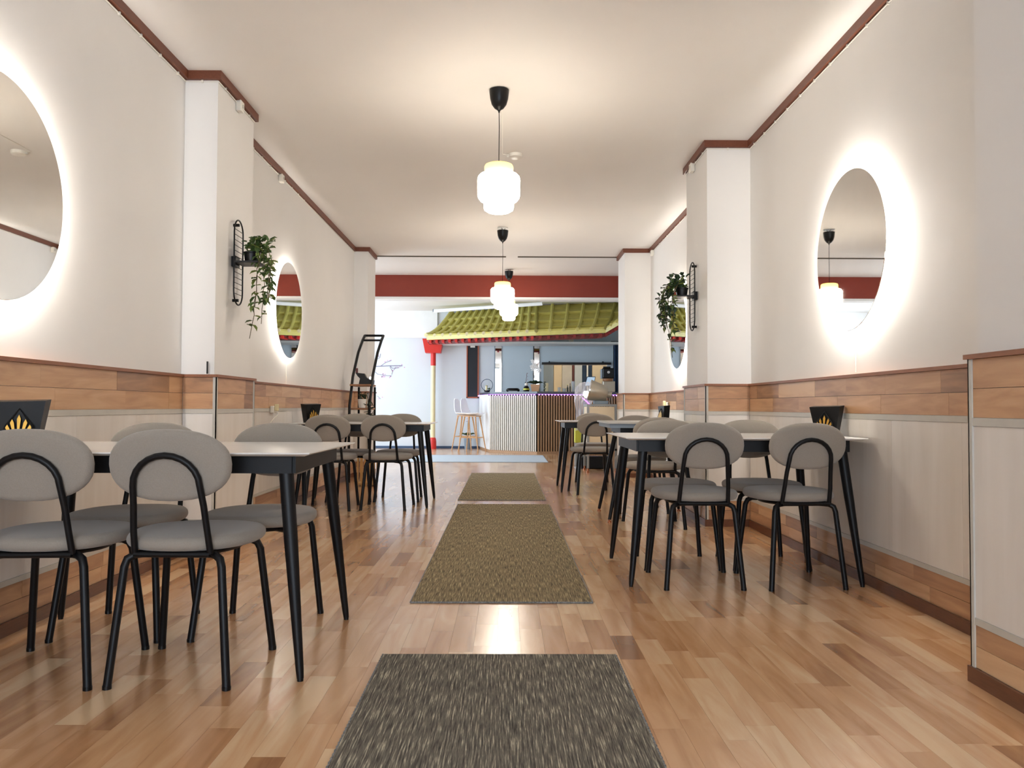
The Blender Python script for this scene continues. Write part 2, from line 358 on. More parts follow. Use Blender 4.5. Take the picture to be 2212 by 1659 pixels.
# wainscot
def wainscot(wall, poly, zt, seed, ymin):
    r = random.Random(seed); T = .018
    outer = offset(poly, T); n = len(poly)
    mc = MB(); band(mc, poly, 0, .032, zt-.012, zt+.004); mc.build('cap_moulding', 'cap', wall)
    mr = MB(); band(mr, poly, 0, T+.003, zt-.232, zt-.205); band(mr, poly, 0, T+.003, .192, .214); mr.build('trim_rail', 'greytrim', wall)
    mcn = MB()
    for i in range(n-1):
        a, b = Vector(poly[i]), Vector(poly[i+1]); d = (b-a); L = d.length; d.normalize(); nn = Vector((-d.y, d.x))
        # inside corner trimming: shorten where the neighbour wall piece would overlap
        def turn(p, q, s): u = (q-p).normalized(); v = (s-q).normalized(); return u.x*v.y-u.y*v.x
        s0 = 0.0; s1 = L
        if i > 0 and turn(Vector(poly[i-1]), a, b) > 0: s0 = T
        if i > 0 and turn(Vector(poly[i-1]), a, b) < 0: s0 = -T
        if i < n-2 and turn(a, b, Vector(poly[i+2])) > 0: s1 = L-T
        if i < n-2 and turn(a, b, Vector(poly[i+2])) < 0: s1 = L
        cx = s0 if s0 < 0 else None
        def piece(name, mt, p0, p1, z0, z1, th, tone):
            q = [a+d*p0, a+d*p1, a+d*p1+nn*th, a+d*p0+nn*th]
            if min(q[0].y, q[1].y) < -1.2 and max(q[0].y, q[1].y) < ymin: return
            q = [(k.x, k.y) for k in q]
            ar = sum(q[k][0]*q[(k+1) % 4][1]-q[(k+1) % 4][0]*q[k][1] for k in range(4))
            if ar < 0: q.reverse()
            mm = MB(); mm.tone = tone; mm.quadbox(q, z0+.0008, z1-.0008); mm.build(name, mt, wall)
        for z0, z1 in ((zt-.205, zt-.109), (zt-.109, zt-.012)):
            p = s0+r.uniform(0, .3); cuts = [s0]
            while p < s1-.12:
                if p > s0+.1: cuts.append(p)
                p += r.uniform(.42, .68)
            cuts.append(s1)
            for k in range(len(cuts)-1): piece('plank', 'band', cuts[k]+.0006, cuts[k+1]-.0006, z0, z1, T-r.uniform(0, .0012), min(1, max(0, r.gauss(.58, .22))))
        for z0, z1 in ((.052, .122), (.122, .192)):
            p = s0+r.uniform(.1, .5); cuts = [s0]
            while p < s1-.12:
                cuts.append(p); p += r.uniform(.42, .68)
            cuts.append(s1)
            for k in range(len(cuts)-1): piece('plank', 'band', cuts[k]+.0006, cuts[k+1]-.0006, z0, z1, T-r.uniform(0, .0012), min(1, max(0, r.gauss(.5, .22))))
        k = s0
        while k < s1-.001:
            e = min(k+.6, s1)
            if s1-e < .15: e = s1
            piece('panel', 'pale', k+.0006, e-.0006, .214, zt-.232, T-.001, r.uniform(.3, .75)); k = e
        if i > 0 and turn(Vector(poly[i-1]), a, b) < 0:   # outside corner
            c = a - nn*0
            pa = Vector(poly[i-1]); da = (a-pa).normalized(); na = Vector((-da.y, da.x))
            corner = a+nn*(T+.0045)+na*(T+.0045)
            q1 = [corner, corner+d*.022, corner+d*.022-nn*.006, corner-nn*.006]
            q2 = [corner, corner-da*.022, corner-da*.022-na*.006, corner-na*.006]
            for q in (q1, q2):
                q = [(t.x, t.y) for t in q]
                ar = sum(q[j][0]*q[(j+1) % 4][1]-q[(j+1) % 4][0]*q[j][1] for j in range(4))
                if ar < 0: q.reverse()
                mcn.quadbox(q, .052, zt-.012)
    mcn.build('corner_strip', 'greytrim', wall)
wainscot(wl, WL[1:], 1.083, 11, -1.3)
wainscot(wr, WR[:-1], 1.073, 23, 1.2)

# floor: sub-floor plus laminate strips
fl = MB().box(-4.7, 2.87, -4.1, 19.9, -.06, -.004).build('floor', 'floorbase'); tag(fl, kind='structure')
sw = .0885; strips = []
x = LX-.01
cols_ = []
while x < RX+.02: cols_.append(x); x += sw
pieces = []
rf = random.Random(5)
for ci, x in enumerate(cols_):
    y = .6+rf.uniform(-.5, 0)
    while y < 12.8:
        L = rf.choice([.3, .42, .42, .5, .62]); pieces.append((x, x+sw, y, y+L, min(1, max(0, rf.gauss(.60, .24))))); y += L
def vis(p):
    xm, ym = (p[0]+p[1])/2, (p[2]+p[3])/2
    if ym < 1.6: return False
    px = 1092+xm*FPX/ym; return -30 < px < 2240 and 1575/ym+878 < 1680
vp = sorted([p for p in pieces if vis(p)], key=lambda p: (p[2]+p[3])/2)
hidden = lambda p: (p[0] > -.43 and p[1] < .39 and 1.2 < p[2] and p[3] < 2.93) or (p[0] > -.43 and p[1] < .39 and 3.74 < p[2] and p[3] < 7.43)
vp = [p for p in vp if not hidden(p)]
near = vp[:300]; ns = set(near)
for p in near:
    mm = MB(); mm.tone = p[4]; mm.box(p[0]+.0003, p[1]-.0003, p[2]+.0003, p[3]-.0003, -.004, 0); mm.build('floor_plank', 'floor', fl)
mm = MB()
for p in pieces:
    if p in ns: continue
    mm.tone = p[4]; mm.box(p[0]+.0003, p[1]-.0003, p[2]+.0003, p[3]-.0003, -.004, 0)
def fill(x0, x1, y0, y1):
    x = x0
    while x < x1-.001:
        y = y0; xe = min(x+sw, x1)
        while y < y1:
            L = rf.choice([.4, .6, .8]); ye = min(y+L, y1); mm.tone = min(1, max(0, rf.gauss(.62, .2)))
            mm.box(x+.0003, xe-.0003, y+.0003, ye-.0003, -.004, 0); y = ye
        x = xe
ylast = {x: max(p[3] for p in pieces if p[0] == x) for x in cols_}
for x in cols_: 
    mm.tone = .6; y = ylast[x]
    while y < YF:
        L = min(rf.choice([.4, .6, .8]), YF-y+.01); mm.tone = min(1, max(0, rf.gauss(.62, .2))); mm.box(x+.0003, x+sw-.0003, y+.0003, y+L-.0003, -.004, 0); y += L
fill(-4.6, cols_[0], 10.98, YF); fill(cols_[-1]+sw, 2.75, 10.98, YF); fill(LX-.01, 1.9, -4.0, .1)
so = mm.build('floor_planking', 'floor', fl); so['kind'] = 'stuff'

# ------------------------------------------------------------------ rugs
def rug(x0, x1, y0, y1, label, m='rug', z=.008, name='rug', bind='binding', group='woven runners down the aisle', rz=0):
    cx, cy = (x0+x1)/2, (y0+y1)/2; hx, hy = (x1-x0)/2, (y1-y0)/2
    t = thing(name, label, 'rug', (cx, cy, 0), rz, group)
    MB().box(-hx, hx, -hy, hy, .0008, z, .003).build('pile', m, t)
    b = MB()
    for s in (-1, 1):
        n = int(2*hy/.012)
        pts = []; k = 0
        pts = [(s*hx+ (0.0012 if i % 2 else -.0012), -hy+i*2*hy/n, z*.55) for i in range(n+1)] if hy < 1.2 else [(s*hx, -hy, z*.55), (s*hx, hy, z*.55)]
        b.tube(pts, .0045, 5)
        b.tube([(-hx, s*hy, z*.5), (hx, s*hy, z*.5)], .0042, 5)
    b.build('edge_binding', bind, t); return t
rug(-.437, .400, 1.05, 2.947, 'grey-brown woven rug nearest in the aisle, cut by the bottom edge')
rug(-.430, .402, 3.73, 7.44, 'long brown woven runner in the middle of the aisle', 'rugb')
rug(-.450, .390, 7.78, 10.9, 'olive-brown woven runner farthest along the aisle', 'rugb')
rug(-1.9, .69, 13.05, 14.9, 'light grey floor mat tinted with sky reflection, lying across before the bar', 'mat', .006, 'floor_mat', 'bluegrey', None)

# ------------------------------------------------------------------ chairs
def chair(label):
    t = thing('dining_chair', label, 'chair', group='upholstered chairs around the tables')
    m = MB(); m.pad(.218, .222, .046, lambda p: (p[0]*(1+.06*(p[1]/.22)), p[1]+.012, .453+p[2]), n=2.35, dome=.006); m.build('seat', 'fabric', t)
    tl = math.radians(9)
    def TB(p):
        x, v, w_ = p; y = w_ + .35*x*x
        return (x, -.222 + y*math.cos(tl) - v*math.sin(tl), .709 + v*math.cos(tl) + y*math.sin(tl))
    m = MB(); m.pad(.196, .117, .042, TB, n=2.3, dome=.004); m.build('backrest', 'fabric', t)
    # hoop
    pts = [(-.122, -.185, .424), (-.118, -.205, .50), (-.112, -.221, .58), (-.106, -.2405, .645)]
    for k in range(1, 12):
        a = PI-PI*k/12; pts.append((.106*math.cos(a), -.2405-.017*math.sin(a), .645+.097*math.sin(a)))
    pts += [(-x_, y_, z_) for x_, y_, z_ in reversed(pts[:4])]
    m = MB(); m.tube(pts, .0105, 10); m.build('back_hoop', 'black', t)
    m = MB()
    m.tube([(.145*math.cos(a), .01+.165*math.sin(a), .418) for a in [2*PI*k/28 for k in range(28)]], .0095, 8, closed=True)
    m.tube([(-.122, -.19, .42), (.122, -.19, .42)], .009, 8); m.tube([(-.15, .02, .42), (.15, .02, .42)], .009, 8)
    m.build('seat_frame', 'black', t)
    for sx in (-1, 1):
        for fr in (0, 1):
            if fr: P = [(sx*.09, .12, .418), (sx*.140, .150, .416), (sx*.160, .163, .404), (sx*.170, .170, .38), (sx*.205, .215, .006)]
            else: P = [(sx*.09, -.14, .418), (sx*.130, -.165, .416), (sx*.150, -.176, .404), (sx*.157, -.181, .38), (sx*.190, -.215, .006)]
            m = MB(); m.tube(P, .0132, 10); lg = m.build('leg', 'black', t)
            m = MB(); m.tube([(P[-1][0], P[-1][1], 0), (P[-1][0], P[-1][1], .012)], .0142, 10); m.build('foot_cap', 'blackpl', lg)
    return t
chair0 = chair('x'); used = False
def put(x, y, deg, label):
    global used
    o = chair0 if not used else copy_tree(chair0); used = True
    o.location = (x, y, 0); o.rotation_euler = (0, 0, math.radians(deg)); o['label'] = label; return o
put(-1.518, 2.80, 3, 'grey upholstered chair cut off by the left edge, back to camera, black hoop')
put(-1.066, 2.815, -1, 'grey upholstered chair with back to camera, at the near left table, aisle side')
put(-1.522, 3.325, 180, 'pale-topped chair on far side of the near left table, beside the wall')
put(-.99, 3.335, 180, 'chair on far side of the near left table, facing camera on aisle side')
put(.985, 4.215, 0, 'chair with back to camera at the near right table, aisle side')
put(1.478, 4.215, 5, 'chair with back to camera at the near right table, beside the wall')
put(.985, 4.692, 180, 'chair facing camera across the near right table, aisle side')
put(1.475, 4.692, 180, 'chair facing camera across the near right table, beside the wall')
put(-1.53, 7.17, 2, 'chair with back to camera at the far left table, beside the wall')
put(-1.045, 7.215, -2, 'chair with back to camera at the far left table, aisle side')
put(-1.47, 7.84, 180, 'chair facing camera across the far left table, beside the shelf')
put(-1.02, 7.84, 180, 'chair facing camera across the far left table, aisle side')
put(.905, 8.50, 6, 'brown-looking chair with back to camera at the farthest right table')
put(1.03, 9.45, 180, 'chair facing camera behind the farthest right table')
put(1.135, 6.18, 0, 'chair with back to camera at the grey-sided middle right table')
put(1.17, 7.05, 180, 'chair facing camera behind the grey-sided middle right table')

# ------------------------------------------------------------------ tables
def table(x0, x1, y0, y1, label, zt=.745):
    cx, cy = (x0+x1)/2, (y0+y1)/2; hx, hy = (x1-x0)/2, (y1-y0)/2
    t = thing('dining_table', label, 'table', (cx, cy, 0), 0, 'white dining tables along the walls')
    m = MB()
    v = []
    for ins, z in ((.022, zt-.012), (.004, zt-.006), (0, zt-.003), (.0015, zt)):
        v += [(-hx+ins, -hy+ins, z), (hx-ins, -hy+ins, z), (hx-ins, hy-ins, z), (-hx+ins, hy-ins, z)]
    f = [(3, 2, 1, 0), (12, 13, 14, 15)]
    for k in range(3):
        for i in range(4): j = (i+1) % 4; f.append((k*4+i, k*4+j, k*4+4+j, k*4+4+i))
    m.add(v, f); m.build('tabletop', 'top', t)
    m = MB(); a = .075
    for s in (-1, 1):
        m.box(-hx+a, hx-a, s*(hy-a)-.011, s*(hy-a)+.011, zt-.072, zt-.0125); m.box(s*(hx-a)-.011, s*(hx-a)+.011, -hy+a, hy-a, zt-.072, zt-.0125)
    m.build('apron', 'black', t)
    for sx in (-1, 1):
        for sy in (-1, 1):
            tp = Vector((sx*(hx-.105), sy*(hy-.095), zt-.013)); bt = Vector((sx*(hx-.028), sy*(hy-.022), .008))
            m = MB(); m.tube([bt, bt.lerp(tp, .04), bt.lerp(tp, .6), tp], [.0115, .0135, .0235, .0255], 12); lg = m.build('leg', 'black', t)
            m = MB(); m.tube([(bt.x, bt.y, 0), (bt.x, bt.y, .009)], .0105, 10); m.build('foot_glide', 'blackpl', lg)
    return t
table(-1.895, -.640, 2.66, 3.47, 'white-topped black-legged table nearest on the left wall')
table(.605, 1.825, 4.06, 4.86, 'white-topped black-legged table nearest on the right wall')
table(-1.885, -.665, 7.18, 7.97, 'white-topped table farthest along the left wall, near the shelf')
table(.565, 1.80, 8.52, 9.27, 'white-topped table farthest along the right wall, near the trolley')
# grey-sided table with metal feet
t = thing('dining_table', 'darker table with grey side and metal feet, between the two right tables', 'table', (1.16, 6.69, 0))
MB().box(-.36, .36, -.38, .38, .768, .782).build('tabletop', 'greytrim', t)
MB().box(-.345, .345, -.365, .365, .735, .767).build('side_frame', 'bluegrey', t)
MB().box(-.25, .25, -.28, .28, .69, .734).build('apron', 'black', t)
for sx in (-1, 1):
    for sy in (-1, 1):
        bt = Vector((sx*.345, sy*.35, .02)); tp = Vector((sx*.21, sy*.26, .70))
        lg = MB().tube([bt, tp], [.013, .022], 12).build('leg', 'black', t)
        MB().lathe([(.010, .02), (.008, .012), (.017, .008), (.017, 0)], (bt.x, bt.y, 0), 12).build('levelling_foot', 'copper', lg)

# ------------------------------------------------------------------ menu holders
def holder(x, y, z, rz, label, s=1.0, silver=False):
    t = thing('menu_holder', label, 'menu holder', (x, y, z), rz, 'black menu holders on the tables')
    # flared black folder block
    m = MB()
    b = [(-.055, -.03, 0), (.055, -.03, 0), (.055, .03, 0), (-.055, .03, 0)]; tp = [(-.088, -.042, .165), (.088, -.042, .17), (.088, .03, .176), (-.088, .03, .172)]
    m.add([tuple(c*s for c in p) for p in b+tp], [(3, 2, 1, 0), (4, 5, 6, 7), (0, 1, 5, 4), (1, 2, 6, 5), (2, 3, 7, 6), (3, 0, 4, 7)]); m.build('menus', 'blackpl', t)
    # art-deco fan frame at the front
    m = MB()
    F = lambda u, v: (u*s, (-.062+.02*(v/.14))*s, v*s)
    m.tube([F(-.062, 0), F(-.045, .075), F(0, .14), F(.045, .075), F(.062, 0)], .0030*s, 6)
    m.tube([F(-.062, .004), F(.062, .004)], .003*s, 6)
    m.build('fan_frame', 'silver' if silver else 'black', t)
    m = MB()
    for k in range(-3, 4):
        a = k*.22; L = .118-.012*abs(k)*1.2
        m.prism([F(.004*k, .008), F(L*math.sin(a)-.0065, L*math.cos(a)*.86), F(L*math.sin(a), L*math.cos(a)), F(L*math.sin(a)+.0065, L*math.cos(a)*.86)], (0, .002*s, 0))
    m.build('fan_ribs', 'gilt', t)
    return t
holder(-1.835, 3.10, .745, math.radians(14), 'black menu holder with gilded fan on the near left table')
holder(1.772, 4.45, .745, math.radians(-42), 'black menu holder with fan front on the near right table', .95)
holder(-1.80, 7.5, .745, math.radians(50), 'small dark menu holder on the far left table')
holder(1.34, 6.82, .782, math.radians(-78), 'slim dark menu holder leaning on the middle right table', .75)

# ------------------------------------------------------------------ mirrors with halo
def mirror(side, y, z, R, label, cord):
    t = thing('round_mirror', label, 'mirror', ((LX if side < 0 else RX), y, z), 0, 'backlit round wall mirrors')
    s = 1 if side < 0 else -1   # direction into the room
    off = .010 if (side < 0 and y > 5) else 0
    m = MB(); m.lathe([(R-.07, s*off), (R-.07, s*.032)] if s > 0 else [(R-.07, s*.032), (R-.07, 0)], seg=64, axis='x'); m.build('backing', 'plastic', t)
    m = MB(); pr = [(R-.066, s*(.012+off)), (R-.066, s*.030)]
    if s < 0: pr.reverse()
    m.lathe(pr, seg=64, axis='x', cap=False); m.build('led_ring', 'led', t)
    m = MB(); pr = [(R-.003, s*.0335), (R, s*.035), (R, s*.038), (R-.002, s*.0395)]
    if s < 0: pr.reverse()
    m.lathe(pr, seg=96, axis='x', smooth=False); m.build('glass', 'mirror', t)
    if cord:
        m = MB(); zb = 1.09-z; m.tube([(s*(.004+off), .0, -R+.06), (s*(.004+off), .0, zb)], .003, 6); m.build('cord', 'plastic', t)
    return t
def wy(side, px): return None
mirror(-1, 3.08, 1.735, .435, 'large backlit round mirror cut off by the left edge', False)
mirror(-1, 7.22, 1.748, .425, 'backlit round mirror on the left wall beside the left trailing plant', True)
mirror(1, 4.30, 1.738, .43, 'backlit round mirror on the right wall above the near right table', True)
mirror(1, 8.63, 1.74, .43, 'backlit mirror half hidden behind the right trailing plant', True)

# ------------------------------------------------------------------ pendants
def pendant(x, y, zb, label, tilt=0):
    t = thing('pendant_lamp', label, 'pendant lamp', (x, y, ZC), 0, 'amber glass pendant lamps')
    H = ZC
    hg = .315; zt = zb+hg - H; z0 = zb-H
    m = MB(); dz = -.03 if tilt or zb < 2.1 else 0
    m.lathe([(.004, -.150+dz), (.007, -.138+dz), (.012, -.132+dz), (.030, -.120+dz), (.048, -.095+dz), (.058, -.06+dz), (.063, -.02+dz), (.064, -.003+dz)], seg=28)
    cp = m.build('canopy', 'blackpl', t)
    if dz:
        MB().lathe([(.06, -.008), (.06, 0)], seg=24).build('ceiling_plate', 'plastic', t)
        w_ = MB()
        for k in range(3): a = k*2.1; w_.tube([(.03*math.cos(a), .03*math.sin(a), -.004), (.015*math.cos(a+1), .015*math.sin(a+1), -.035)], .003, 5)
        w_.build('wires', 'stem', t)
    m = MB(); m.tube([(0, 0, -.14+dz), (.0015, 0, zt*.5), (0, 0, zt-.004)], .0028, 6); m.build('cord', 'blackpl', t)
    m = MB(); m.lathe([(.001, zt), (.045, zt), (.075, zt-.004), (.088, zt-.010)], seg=40, cap=False); m.build('glass_top', 'amber', t)
    m = MB(); m.lathe([(.088, zt-.010), (.093, zt-.022), (.093, zt-.064)], seg=40, cap=False); m.build('upper_rim', 'amber2', t)
    m = MB(); m.lathe([(.001, z0+.004), (.07, z0+.002), (.092, z0+.016), (.096, z0+.03), (.097, z0+.068), (.118, z0+.075), (.132, z0+.094), (.136, z0+.11),
                       (.137, z0+.21), (.133, z0+.228), (.120, z0+.242), (.093, zt-.064)], seg=48, cap=False); m.build('glass_shade', 'shadefar' if y > 11 else 'shade', t)
    return t
pendant(-.048, 5.17, 2.145, 'glowing amber glass pendant lamp nearest the camera')
pendant(-.038, 9.2, 2.005, 'second glowing pendant lamp along the aisle, in front of the red beam')
pendant(.045, 11.98, 2.17, 'third glowing pendant lamp, lowest in view, partly behind the second', 1)
t = thing('smoke_detector', 'flat white smoke detector on the ceiling behind the first pendant lamp', 'smoke detector', (.075, 6.5, ZC))
MB().lathe([(.048, -.03), (.056, -.024), (.058, 0)], seg=28).build('housing', 'plastic', t)
MB().box(-.075, -.055, -.008, .008, -.022, -.002).build('connector', 'greytrim', t)
tag(MB().tube([(.02, 6.5, ZC-.003), (-.03, 6.49, ZC-.003), (-.03, 5.25, ZC-.003)], .0022, 6).build('ceiling_cable', 'plastic'), 'thin white cable running along the ceiling to the smoke detector', 'cable')

# ------------------------------------------------------------------ wall cables and junction boxes
def cable(poly, label, y0, y1):
    q = offset(poly, .006); z = ZC-.062
    t = thing('wall_cable', label, 'cable', (0, 0, 0))
    m = MB(); P = [(a, b, z) for a, b in q]; m.tube(P, .004, 6); m.build('cable', 'plastic', t)
    for i in range(len(q)-1):
        a, b = Vector(q[i]), Vector(q[i+1]); L = (b-a).length; n = max(1, int(L/.22))
        for k in range(n):
            p = a.lerp(b, (k+.5)/n)
            if not (y0 < p.y < y1): continue
            MB().box(p.x-.006, p.x+.006, p.y-.005, p.y+.005, z-.007, z+.009).build('clip', 'plastic', t)
cable([(-1.765, 5.62), (-1.765, 4.92), (LX, 4.92), (LX, 3.2)], 'white clipped cable under the brown moulding, near left wall', 0, 9)
cable([(LX+.01, 10.38), (LX+.01, 5.64)], 'white clipped cable under the brown moulding, far left wall', 5.6, 8)
cable([(RX, 3.3), (RX, 6.15), (1.538, 6.15), (1.538, 6.85)], 'white clipped cable under the brown moulding, near right wall', 0, 9)
cable([(RX, 6.9), (RX, 10.35)], 'white clipped cable under the brown moulding, far right wall', 6.8, 10)
def jbox(x, y, z, s, label):
    t = thing('junction_box', label, 'junction box', (x, y, z), 0, 'junction boxes under the moulding')
    MB().box(0, s*.038, -.033, .033, -.035, .035, .006).build('housing', 'plastic', t)
    MB().lathe([(.012, s*.038), (.012, s*.042)] if s > 0 else [(.012, s*.042), (.012, s*.038)], seg=14, axis='x').build('knockout', 'greytrim', t)
jbox(-1.765, 5.27, ZC-.082, 1, 'white junction box on side of the left pilaster under moulding')
jbox(LX+.01, 6.94, ZC-.085, 1, 'white junction box on left wall beyond the left pilaster')
jbox(1.538, 6.57, ZC-.082, -1, 'white junction box on side of the right pilaster under moulding')
jbox(RX, 10.2, ZC-.09, -1, 'small junction box at the far end of the right wall')
tag(MB().box(-1.800, -1.794, 4.885, 4.9, 1.09, 1.165).build('dark_rod', 'blackpl'), 'thin dark upright rod on the left pilaster ledge', 'rod')

# outlets with plugs
def outlet(x, y, z, s, label, tone):
    t = thing('wall_socket', label, 'socket', (x, y, z))
    MB().box(0, s*.03, -.05, .05, -.03, .03, .006).build('socket_box', 'plastic', t)
    MB().box(s*.03, s*.062, -.03, .0, -.012, .045, .006).build('plug', tone, t)
    m = MB(); m.tube([(s*.05, -.015, -.012), (s*.06, -.02, -.04), (s*.05, -.05, -.055), (s*.02, -.08, -.10), (s*.015, -.10, -.2)], .004, 6); m.build('cord', 'plastic', t)
outlet(LX+.031, 6.72, .868, 1, 'white socket with plug on the left wall panelling, before the mirror', 'cream')
outlet(RX-.021, 9.2, .925, -1, 'white socket with curled cord on the far right wall panelling', 'cream')

# ------------------------------------------------------------------ plants
def leafmesh(name, L, Wd, m):
    v = [(0, 0, 0), (L*.3, Wd/2, .004), (L*.3, 0, -.002), (L*.3, -Wd/2, .004), (L*.7, Wd*.38, .002), (L*.72, 0, -.006), (L*.7, -Wd*.38, .002), (L, 0, -.012)]
    f = [(0, 1, 2), (0, 2, 3), (1, 4, 5, 2), (2, 5, 6, 3), (4, 7, 5), (5, 7, 6)]
    me = bpy.data.meshes.new(name); me.from_pydata(v, [], f); me.materials.append(MT[m]); me.update(); return me
LM = [leafmesh('leaf', .046, .026, 'leaf'), leafmesh('leaf', .040, .022, 'leafred'), leafmesh('leaf', .046, .025, 'leafdark')]
def leaf(parent, p, dirv, me, sc_=1):
    o = bpy.data.objects.new('leaf', me); C.objects.link(o); o.parent = parent
    o.location = p; o.rotation_euler = Vector(dirv).to_track_quat('X', 'Z').to_euler(); o.scale = (sc_,)*3
    return o
def rack_plant(sx, x, y, z0, z1, zsh, which, vines, nleaf, mset, tint):
    # sx: direction into the room
    t = thing('wall_rack', 'black wire plant rack with stadium frame on side of the %s pilaster' % which, 'rack', (x, y, 0), 0, 'wire plant racks on the pilasters')
    r = .085; X = sx*.035; pts = []
    for k in range(13): a = PI*k/12; pts.append((X, r*math.cos(a), z1-r+r*math.sin(a)))
    for k in range(13): a = PI+PI*k/12; pts.append((X, r*math.cos(a), z0+r+r*math.sin(a)))
    MB().tube(pts, .005, 8, closed=True).build('frame', 'black', t)
    n = 13
    m = MB()
    for k in range(n):
        z = z0+r*.8+(z1-z0-1.6*r)*k/(n-1)
        m2 = MB().tube([(X, -r, z), (X, r, z)], .0022, 5).build('rung', 'black', t)
    for z in (z1-.03, z0+.03):
        MB().tube([(0, 0, z), (X+sx*.004, 0, z)], .010, 10).build('standoff', 'black', t)
    MB().box(sx*.002, sx*.03, -.04, .04, zsh-.03, zsh+.035).build('bracket', 'black', t)
    m = MB(); m.box(X, X+sx*.15, -.085, .085, zsh-.012, zsh, .002); m.build('shelf', 'black', t)
    # plant
    px = x+X+sx*.085
    p = thing('trailing_plant', 'trailing green plant in black pot on the %s pilaster rack' % which, 'plant', (px, y, zsh), 0, 'trailing plants in black pots')
    MB().lathe([(.040, 0), (.050, .055), (.054, .057), (.054, .066), (.049, .066), (.046, .05)], seg=24, cap=False).build('pot', 'blackpl', p)
    MB().lathe([(.038, .0), (.046, .05)], seg=20).build('soil', 'stem', p)
    r_ = random.Random(31 if sx > 0 else 77)
    ms = MB(); allp = []
    for k in range(vines):
        L = (zsh-z0)*r_.uniform(.35, 1.0)+.10 if k else (zsh-z0)+.18
        ox = sx*r_.uniform(.02, .13); oy = r_.uniform(-.08, .08)
        pts = [(0, 0, .05), (ox*.4, oy*.4, .09+r_.uniform(0, .06)), (ox*.8+sx*.03, oy, .08), (ox+sx*.05, oy*1.1, .0)]
        if k: pts[-1] = (pts[-1][0]+r_.uniform(-.02, .02), pts[-1][1], pts[-1][2])
        z = 0; cx, cy = pts[-1][0], pts[-1][1]
        while z > -L:
            z -= .05; cx += r_.uniform(-.012, .010)*1.0 - sx*.003; cy += r_.uniform(-.012, .012); pts.append((cx, cy, z))
        ms.tube(pts, .0022, 5); allp.append(pts)
    ms.build('stems', 'stem', p)
    for k in range(nleaf):
        pts = r_.choice(allp); i = int(r_.random()**1.7*(len(pts)-1)); a, b = Vector(pts[i]), Vector(pts[i+1]); q = a.lerp(b, r_.random())
        dv = Vector((r_.uniform(-1, 1), r_.uniform(-1, 1), r_.uniform(-.9, .5)))
        leaf(p, q, dv, LM[r_.choice(mset)], r_.uniform(.85, 1.45))
    # upright tuft
    for k in range(44):
        dv = Vector((r_.uniform(-.6, 1)*sx, r_.uniform(-1, 1), r_.uniform(.0, 1)))
        leaf(p, Vector((r_.uniform(-.02, .12)*sx, r_.uniform(-.07, .07), .06+r_.uniform(0, .10))), dv, LM[r_.choice(mset)], r_.uniform(.9, 1.4))
zA = lambda py, d: W(1000, py, d).z
rack_plant(1, -1.765, 5.23, zA(660, 5.2), zA(477, 5.2), zA(568, 5.2), 'left', 7, 190, [0, 0, 1], 0)
rack_plant(-1, 1.538, 6.50, zA(712, 6.5), zA(565, 6.5), zA(638, 6.5), 'right', 10, 290, [0, 2, 2, 1], 1)

# ------------------------------------------------------------------ curved ladder shelf by the far left pilaster
t = thing('ladder_shelf', 'black curved-post shelf with wooden boards by the far left pilaster', 'shelf', (0, 0, 0))
sx0, sx1 = W(757, 890, 9.6).x, W(800, 890, 9.6).x
def rail(xx, dx):
    P = [(xx, 9.55, 0), (xx, 9.52, .5), (xx, 9.54, .9), (xx+dx*.3, 9.66, 1.25), (xx+dx*.7, 9.9, 1.55), (xx+dx, 10.12, 1.72), (xx+dx*1.1, 10.25, 1.79)]
    return P
for xx in (sx0, sx1): MB().tube(rail(xx, .045), .017, 6).build('front_post', 'black', t)
for xx in (sx0+.04, sx1): MB().tube([(xx, 9.92, 0), (xx, 9.92, 1.13)], .014, 6).build('rear_post', 'black', t)
MB().tube([rail(sx0, .045)[-1], rail(sx1, .045)[-1]], .016, 6).build('top_bar', 'black', t)
MB().tube([rail(sx0, .045)[-2], rail(sx1, .045)[-2]], .014, 6).build('cross_bar', 'black', t)
for z in (.30, .58, .855, 1.135): MB().box(sx0-.005, sx1+.005, 9.56, 9.96, z, z+.022, .003).build('shelf_board', 'shelfwood', t)
# black ornament on the top board
t = thing('black_ornament', 'black carved boat-shaped ornament on the upper shelf board', 'ornament', ((sx0+sx1)/2+.02, 9.72, 1.157))
m = MB(); m.prism([(-.06, -.03, 0), (.115, -.03, 0), (.12, -.03, .05), (.06, -.03, .065), (.03, -.03, .085), (.005, -.03, .13), (-.10, -.03, .14), (-.075, -.03, .10), (-.045, -.03, .07)], (0, .07, 0)); m.build('body', 'blackpl', t)
MB().box(-.10, -.075, -.01, .01, .13, .195).build('handle', 'red2', t)
MB().lathe([(.011, .0), (.013, .02), (.006, .034)], (.075, 0, .06), 12).build('candle_tip', 'bulb', t)
t = thing('potted_plant', 'leafy plant in white pot on the lower shelf board', 'plant', ((sx0+sx1)/2-.0, 9.7, .877))
MB().lathe([(.040, 0), (.052, .10), (.052, .105), (.047, .105)], seg=24).build('pot', 'plastic', t)
rr = random.Random(3)
for k in range(70):
    a = rr.uniform(0, 1); dv = Vector((rr.uniform(-.6, 1), rr.uniform(-1, .6), rr.uniform(-1, .7)))
    base = Vector((rr.uniform(-.02, .05), rr.uniform(-.05, .03), .12+rr.uniform(0, .05))) if a < .45 else Vector((.10+rr.uniform(-.02, .05), -.14+rr.uniform(-.03, .03), .08-rr.random()*.20))
    leaf(t, base, dv, LM[2], rr.uniform(.8, 1.4))
MB().tube([(0, 0, .1), (.06, -.05, .16), (.10, -.13, .10), (.12, -.15, -.08)], .004, 6).build('stem', 'stem', t)
t = thing('wooden_crate', 'small bamboo slatted crate on the floor under the shelf', 'crate', (W(797, 1030, 9.3).x, 9.2, 0))
